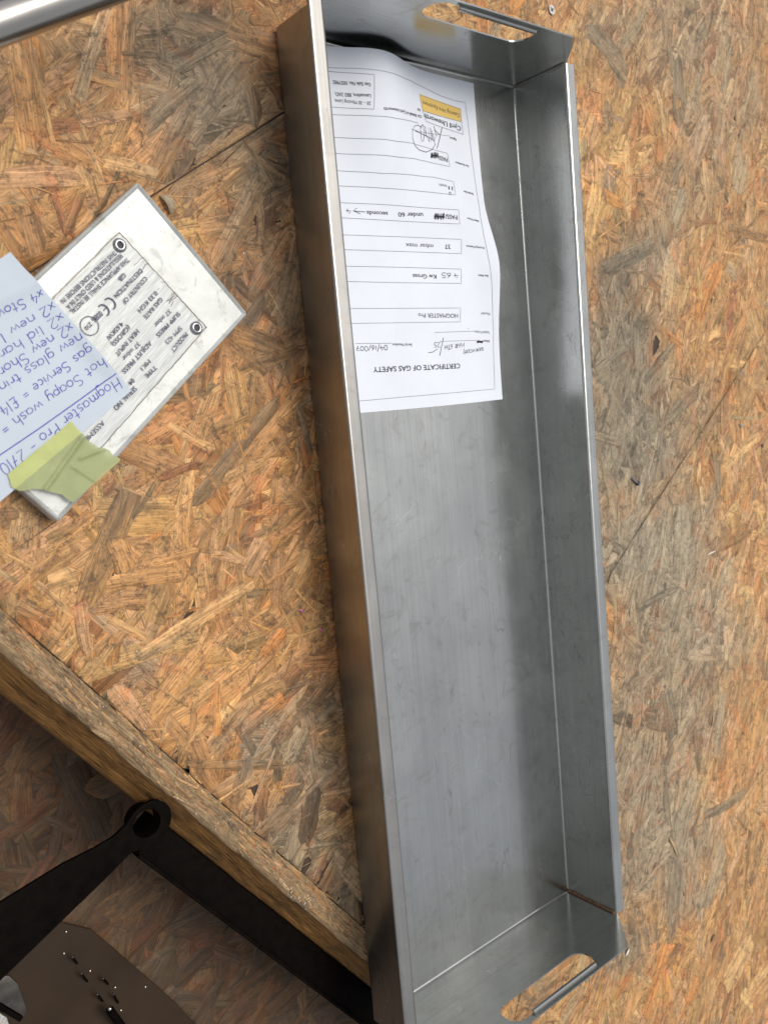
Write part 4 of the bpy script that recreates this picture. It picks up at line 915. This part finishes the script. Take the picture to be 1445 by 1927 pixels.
# ------------------------------------------------------------------ handwritten note and tape
def build_note():
    zb = ZT + .0022
    A, B_, D_ = U((20, 474), zb), U((248, 735), zb), U((0, 945), zb)
    r1 = (B_ - A); ln1 = r1.length; r1.normalize(); r2 = (D_ - B_).normalized(); ln2 = .145
    root = thing('paper_note', (B_.x, B_.y, zb), 'pale bluish handwritten job list taped over the metal cover', 'note')
    def hz(s, t):  # s along the edge from A, t away from it
        return .0022 * sm(.012, 0, t) * sm(.02, .06, s) * sm(.112, .09, s) + .0008 * math.sin(s * 60 + t * 25) * sm(0, .02, t) + .0022 * math.exp(-((s + t * .15 - .022) / .006) ** 2)
    def fn(s, t, off=.0003):
        p = A + r1 * s + r2 * t; return Vector((p.x, p.y, zb + hz(s, t) + off))
    det = r1.x * r2.y - r1.y * r2.x
    def inv(p):
        q = U(p, zb + .0005) - A; return ((q.x * r2.y - q.y * r2.x) / det, (r1.x * q.y - r1.y * q.x) / det)
    nx, ny = 60, 60; V = []; 
    for i in range(nx + 1):
        for j in range(ny + 1):
            s, t = ln1 * i / nx, ln2 * j / ny
            V.append(fn(s, t, 0))
    k = ny + 1; nv = len(V); V += [Vector((v.x, v.y, v.z - .0001)) for v in V]
    F = []
    for i in range(nx):
        for j in range(ny):
            a = i * k + j; F.append((a, a + 1, a + k + 1, a + k)); F.append((nv + a, nv + a + k, nv + a + k + 1, nv + a + 1))
    rim = [i * k for i in range(nx + 1)] + [nx * k + j for j in range(1, k)] + [i * k + ny for i in range(nx - 1, -1, -1)] + [j for j in range(ny - 1, 0, -1)]
    F += [(a, b, nv + b, nv + a) for a, b in zip(rim, rim[1:] + rim[:1])]
    bm = bmesh.new(); vs = [bm.verts.new(v) for v in V]
    for f in F: bm.faces.new([vs[q] for q in f])
    bmobj('paper_sheet', bm, MAT['note'], root, 60)
    # writing is laid out in plane coordinates
    pf = lambda x, y: fn(*(((x - A.x) * r2.y - (y - A.y) * r2.x) / det, (r1.x * (y - A.y) - r1.y * (x - A.x)) / det))
    d = Decal(pf, lambda p: tuple(U(p, zb + .0008)[:2]))
    rows = [('Hogmaster Pro - 2710', (905, 733), (-14, 1425), 7.6), ('hot Soapy wash =', (790, 588), (-2, 1128), 7.0), ('gas Service = £14', (694, 490), (-10, 975), 6.8), ('new glass trin', (616, 395), (-16, 806), 6.6),
            ('x2 new Shor', (540, 314), (-14, 680), 6.6), ('x2 lid har', (474, 238), (-14, 548), 6.4), ('x2 new l', (410, 153), (-6, 412), 6.4), ('x4 Stov', (322, 60), (-24, 228), 6.2)]
    for i, (b, p0, p1, h) in enumerate(rows): hand(d, b, zn(*p0), zn(*p1), h * .001, .00052, seed=i + 2)
    d.stroke([zn(895, 710), zn(600, 925), zn(300, 1137), zn(-60, 1380)], .0007, step=.004)
    tag(d.build('handwriting', MAT['blue_pen'], root), kind='stuff')
    reparent(root)
    # tape
    zt = zb + .0016
    pts = [(135, 792), (146, 806), (157, 819), (166, 829), (186, 842), (196, 843), (207, 848), (214, 858), (227, 863), (226, 868), (175, 912), (139, 945), (130, 942), (122, 935), (117, 930), (108, 929), (97, 926), (88, 924), (78, 921), (64, 920), (50, 923), (38, 924), (30, 920), (22, 916), (19, 903), (15, 893), (60, 855), (100, 822)]
    P = [U(p, zt) for p in pts]
    bm = bmesh.new(); vs = [bm.verts.new(p) for p in P]; ed = [bm.edges.new((vs[i], vs[(i + 1) % len(vs)])) for i in range(len(vs))]
    bmesh.ops.triangle_fill(bm, edges=ed, use_beauty=True)
    for _ in range(6):
        bmesh.ops.triangulate(bm, faces=bm.faces)
        bmesh.ops.subdivide_edges(bm, edges=[e for e in bm.edges if e.calc_length() > .0014], cuts=1, use_grid_fill=False)
    bmesh.ops.triangulate(bm, faces=bm.faces)
    f1 = (U(zn(640, 1190), zt), U(zn(350, 1600), zt)); f2 = (U(zn(620, 1360), zt), U(zn(800, 1290), zt)); f3 = (U(zn(560, 1420), zt), U(zn(740, 1540), zt))
    def ridge(v, f, w):
        a, b = f; ab = b - a; t = max(0, min(1, (v - a).dot(ab) / ab.length_squared)); dd = (v - (a + ab * t)).length; return math.exp(-(dd / w) ** 2)
    for v in bm.verts:
        c = v.co.copy(); v.co.z += .0022 * ridge(c, f1, .0016) + .0012 * ridge(c, f2, .0013) + .0010 * ridge(c, f3, .0013) - .0008 * ridge(c + Vector((.003, .003, 0)), f1, .0014)
    e0_, e1_ = U((248, 735), zt), U((0, 945), zt); en = Vector((-(e1_ - e0_).y, (e1_ - e0_).x, 0)); sg = 1 if (U((180, 900), zt) - e0_).dot(en) > 0 else -1
    for f in bm.faces: f.material_index = 1 if (f.calc_center_median() - e0_).dot(en) * sg > 0 else 0
    root2 = bmobj('masking_tape', bm, [MAT['tape'], MAT['tape2']], None, 70)
    tag(root2, 'torn strip of creased yellow-green masking tape holding the note to the metal cover', 'tape')
build_note()

# ------------------------------------------------------------------ polished tube across the top-left corner
def tube(name, a, b, r, mat, parent=None, n=40, segs=1):
    d = (b - a); q = d.to_track_quat('Z', 'Y').to_matrix(); bm = bmesh.new(); R_ = []
    for k in range(segs + 1):
        c = a + d * k / segs; R_.append([bm.verts.new(c + q @ Vector((math.cos(math.tau * i / n) * r, math.sin(math.tau * i / n) * r, 0))) for i in range(n)])
    for k in range(segs):
        for i in range(n): bm.faces.new((R_[k][i], R_[k][(i + 1) % n], R_[k + 1][(i + 1) % n], R_[k + 1][i]))
    bm.faces.new(R_[0]); bm.faces.new(R_[-1]); return bmobj(name, bm, mat, parent, 40)
zr = .10
e0, e1 = U((0, 92), zr), U((245, 0), zr); dv = (e1 - e0).normalized(); nn = Vector((-dv.y, dv.x, 0)); rr = .0112
c0 = e0 + nn * rr * 1.0
o = tube('polished_tube', c0 - dv * .25, c0 + dv * .35, rr, MAT['chrome'])
tag(o, 'polished round metal tube crossing the top left corner above the board', 'tube')

# ------------------------------------------------------------------ black iron frame in the lower corner
def prism(name, px, z1_, th, mat, parent, holes=(), bevel=.0008):
    bm = bmesh.new(); ed = []
    for ring in (px,) + tuple(holes):
        vs = [bm.verts.new(U(p, z1_)) for p in ring]; ed += [bm.edges.new((vs[i], vs[(i + 1) % len(vs)])) for i in range(len(vs))]
    bmesh.ops.triangle_fill(bm, edges=ed, use_beauty=True)
    r = bmesh.ops.extrude_face_region(bm, geom=list(bm.faces))
    for v in [e for e in r['geom'] if isinstance(e, bmesh.types.BMVert)]: v.co.z -= th
    bmesh.ops.recalc_face_normals(bm, faces=bm.faces)
    if bevel:
        sharp = [e for e in bm.edges if len(e.link_faces) == 2 and e.calc_face_angle() > math.radians(50)]
        bmesh.ops.bevel(bm, geom=sharp, offset=bevel, segments=2, affect='EDGES', profile=.5)
    return bmobj(name, bm, mat, parent, 40)
def build_frame():
    root = thing('black_iron_frame', (-.14, .2, ZL), 'black iron frame with a tapered arm and eyelet beside the batten, lower left', 'iron frame')
    d = (EL[1] - EL[0]).normalized(); nrm = Vector((-d.y, d.x)); 
    if nrm.dot(Vector((-1, -1))) < 0: nrm = -nrm
    s = U((300, 1548), -.03); a = Vector((s.x, s.y)); base = EL[0]
    t0 = (a - base).dot(d); st = base + d * t0; en = base + d * (t0 + .75)
    ex = Vector((d.x, d.y, 0)); ey = Vector((nrm.x, nrm.y, 0))
    w = .030; c = (st + en) / 2 + nrm * (w / 2 + .0004)
    bm = rbox(Vector((c.x, c.y, 0)), ex, ey, (en - st).length, w, -.060, -.027, .0015, 2)
    bmobj('angle_bar', bm, MAT['black_iron'], root, 40)
    c2 = (st + en) / 2 + nrm * (w - .0012); bm = rbox(Vector((c2.x, c2.y, 0)), ex, ey, (en - st).length, .003, -.0266, -.0235, .0008, 2)
    bmobj('bar_lip', bm, MAT['black_iron'], root, 40)
    za = -.012
    arm = [(-40, 1722), (0, 1700), (60, 1663), (120, 1626), (180, 1596), (215, 1575), (238, 1553), (252, 1531), (268, 1516), (285, 1507), (300, 1506), (313, 1511), (321, 1521), (324, 1535), (322, 1550), (315, 1566), (304, 1581), (290, 1593), (272, 1600), (256, 1602), (244, 1609), (200, 1654), (130, 1722), (60, 1790), (0, 1848), (-60, 1900)]
    hole = [(277 + 25 * math.cos(t) * 1.0 + 6 * math.sin(t), 1550 - 27 * math.sin(t)) for t in [math.tau * i / 24 for i in range(24)]]
    prism('arm_plate', arm, za, .0035, MAT['black_iron'], root, (hole,), .0007)
    # bush standing down inside the eyelet
    ce = U((277, 1550), za); bm = bmesh.new(); n = 32; R_ = []
    for r_, z in ((.0122, za - .004), (.0122, -.026), (.0110, -.026), (.0110, za - .004)):
        R_.append([bm.verts.new((ce.x + r_ * math.cos(math.tau * i / n), ce.y + r_ * math.sin(math.tau * i / n), z)) for i in range(n)])
    for k in range(4):
        for i in range(n): bm.faces.new((R_[k][i], R_[k][(i + 1) % n], R_[(k + 1) % 4][(i + 1) % n], R_[(k + 1) % 4][i]))
    bmobj('eyelet_bush', bm, MAT['black_iron'], root, 40)
    reparent(root)
    # dark enamelled sheet on the lower board
    zs = ZL + .006
    sheet = thing('dark_enamel_sheet', (-.2, .05, ZL), 'smooth dark brown enamelled sheet studded with small bolts on the lower board', 'metal sheet')
    prism('sheet_plate', [(20, 1700), (120, 1737), (172, 1749), (215, 1785), (292, 1852), (330, 1886), (372, 1930), (420, 2010), (200, 2200), (-150, 2150), (-150, 1800)], zs, .003, MAT['enamel'], sheet, (), .0008)
    for p in ((125, 1753), (121, 1794), (170, 1827), (217, 1858), (274, 1857), (228, 1901)):
        q = U(p, zs); bm = bmesh.new(); bmesh.ops.create_uvsphere(bm, u_segments=14, v_segments=8, radius=.0013, matrix=Matrix.Translation((q.x, q.y, zs + .0004)) @ Matrix.Diagonal((1, 1, .7, 1)))
        bmobj('bolt_head', bm, MAT['chrome'], sheet, 60)
    for p0, p1 in (((137, 1801), (146, 1813)), ((154, 1832), (165, 1847)), ((195, 1841), (204, 1852)), ((184, 1871), (194, 1884)), ((214, 1871), (223, 1887))):
        a, b = U(p1, zs + .0008), U(p0, zs + .009)
        t = tube('bolt_shank', a, b, .0009, MAT['black_iron'], sheet, 10); bm = bmesh.new(); bmesh.ops.create_uvsphere(bm, u_segments=10, v_segments=6, radius=.0011, matrix=Matrix.Translation(b)); bmobj('bolt_tip', bm, MAT['bracket'], t, 60)
    reparent(sheet)
    cable = tube('cable_end', U((240, 1945), zs + .004), U((207, 1900), zs + .018), .0035, MAT['black_iron'], None, 16, 3)
    tag(cable, 'black cable end with a shiny tip at the bottom edge of the dark sheet', 'cable')
    a = U((207, 1898), zs + .0185); bm = bmesh.new(); bmesh.ops.create_uvsphere(bm, u_segments=14, v_segments=8, radius=.0022, matrix=Matrix.Translation(a)); bmobj('cable_tip', bm, MAT['chrome'], cable, 60)
    # grimy bracket in the corner
    br = thing('grey_bracket', (-.27, .06, zs), 'grimy grey steel bracket at the bottom left corner under the black arm', 'bracket')
    prism('bracket_plate', [(-30, 1840), (18, 1836), (34, 1850), (52, 1900), (46, 1913), (-30, 1868)], zs + .03, .004, MAT['bracket'], br)
    prism('bracket_edge', [(-30, 1872), (46, 1914), (50, 1905), (48, 1922), (-30, 1882)][:0] + [(-30, 1871), (45, 1915), (38, 1924), (-30, 1884)], zs + .028, .012, MAT['black_iron'], br, (), .0004)
    prism('bracket_foot', [(-30, 1888), (14, 1915), (20, 1935), (-30, 1960)], zs + .022, .006, MAT['screw'], br)
    reparent(br)
build_frame()

# ------------------------------------------------------------------ small things on the board
def small_things():
    zb = .0009
    # countersunk cross-head screw
    c = U((1037, 19), zb); s = thing('wood_screw', (c.x, c.y, 0), 'countersunk cross-head screw sunk in the board beyond the far end of the tray', 'screw')
    bm = bmesh.new(); bmesh.ops.create_cone(bm, cap_ends=True, segments=28, radius1=.0030, radius2=.0046, depth=.002, matrix=Matrix.Translation((c.x, c.y, zb)))
    bmobj('screw_head', bm, MAT['screw'], s, 30)
    bm = bmesh.new()
    for a in (0.5, 0.5 + math.pi / 2):
        bmesh.ops.create_cube(bm, size=1, matrix=Matrix.Translation((c.x, c.y, zb + .00085)) @ Matrix.Rotation(a, 4, 'Z') @ Matrix.Diagonal((.0046, .0011, .0005, 1)))
    for v in bm.verts: v.co.z += 1e-5 * v.index
    bmobj('cross_recess', bm, MAT['dark'], s); reparent(s)
    # loose rivet
    a, b = U((1188, 899), zb + .0012), U((1199, 909), zb + .0015)
    s = thing('loose_bolt', ((a.x + b.x) / 2, (a.y + b.y) / 2, 0), 'tiny loose dark metal bolt lying on the board right of the tray', 'bolt')
    tube('shank', a, b, .0013, MAT['rivet'], s, 14); d = (b - a).normalized(); tube('bolt_head', b, b + d * .0014, .0032, MAT['rivet'], s, 18); reparent(s)
    def sliver(name, p0, p1, w, h, mat, label, cat):
        a, b = U(p0, zb + .0004), U(p1, zb + .0004); d = (b - a); n = Vector((-d.y, d.x, 0)).normalized(); bm = bmesh.new(); k = 10; R_ = []
        for i in range(k + 1):
            t = i / k; ww = w * math.sin(math.pi * (.08 + .86 * t)) ** .7; c_ = a + d * t + Vector((0, 0, h * .7 * math.sin(math.pi * t))) + n * w * .4 * math.sin(t * 3)
            R_.append([bm.verts.new(c_ + n * ww / 2 * math.cos(q) + Vector((0, 0, h * .35 * (1 + math.sin(q))))) for q in [math.tau * x / 8 for x in range(8)]])
        for i in range(k):
            for x in range(8): bm.faces.new((R_[i][x], R_[i][(x + 1) % 8], R_[i + 1][(x + 1) % 8], R_[i + 1][x]))
        bm.faces.new(R_[0]); bm.faces.new(R_[-1]); tag(bmobj(name, bm, mat, None, 50), label, cat)
    sliver('seed_husk', (303, 368), (321, 402), .0068, .003, MAT['leaf'], 'curled dry seed husk beside the upper corner of the metal cover', 'husk')
    sliver('wood_splinter', (1258, 1576), (1273, 1610), .0022, .0014, MAT['chip'], 'pale yellow splinter on the grey worn board right of the tray', 'splinter')
    sliver('white_crumb', (1330, 1044), (1345, 1037), .0016, .0012, MAT['white_bit'], 'white crumb on the worn board near the right edge of the photo', 'crumb')
    sliver('white_crumb', (1177, 1798), (1183, 1786), .003, .0012, MAT['white_bit'], 'pale crumb right beside the near right corner of the tray', 'crumb')
    sliver('blue_crumb', (1389, 797), (1395, 806), .0022, .0012, MAT['blue_bit'], 'tiny blue crumb on the board by the upper right joint', 'crumb')
    for p, lab in (((566, 1150), 'tiny pink glitter speck, the upper of two left of the tray'), ((603, 1186), 'tiny pink glitter speck, the lower of two and nearer the tray')):
        sliver('glitter_speck', (p[0] - 3, p[1] - 2), (p[0] + 3, p[1] + 2), .0016, .0008, MAT['pink'], lab, 'glitter')
    # dust and sawdust nobody could count
    r = random.Random(9); V = []; F = []
    spots = [(r.uniform(0, 1445), r.uniform(0, 1927)) for _ in range(420)] + [(r.gauss(565, 30), r.gauss(1697, 22)) for _ in range(40)]
    for p in spots:
        q = U(p, zb)
        if not inside_board(q.x, q.y):
            if (Vector((q.x, q.y)) - EM[0]).dot(Vector((EM[1].y - EM[0].y, EM[0].x - EM[1].x))) > -.0003 * 1: continue
        if -.02 < q.x < W_ + .02 and -.01 < q.y < L_ + .02: continue
        a = r.uniform(0, math.tau); l = r.uniform(.0003, .0012); w = r.uniform(.0002, .0005); n0 = len(V)
        ca, sa = math.cos(a), math.sin(a)
        for dx, dy, dz in ((-l, 0, 0), (0, -w, 0), (l, 0, .0002), (0, w, 0), (0, 0, .0006)): V.append((q.x + dx * ca - dy * sa, q.y + dx * sa + dy * ca, zb + dz))
        F += [(n0, n0 + 1, n0 + 4), (n0 + 1, n0 + 2, n0 + 4), (n0 + 2, n0 + 3, n0 + 4), (n0 + 3, n0, n0 + 4)]
    o = mesh('sawdust', V, F, MAT['white_bit']); tag(o, 'pale specks of sawdust and grit scattered over the board', 'sawdust', kind='stuff')
small_things()
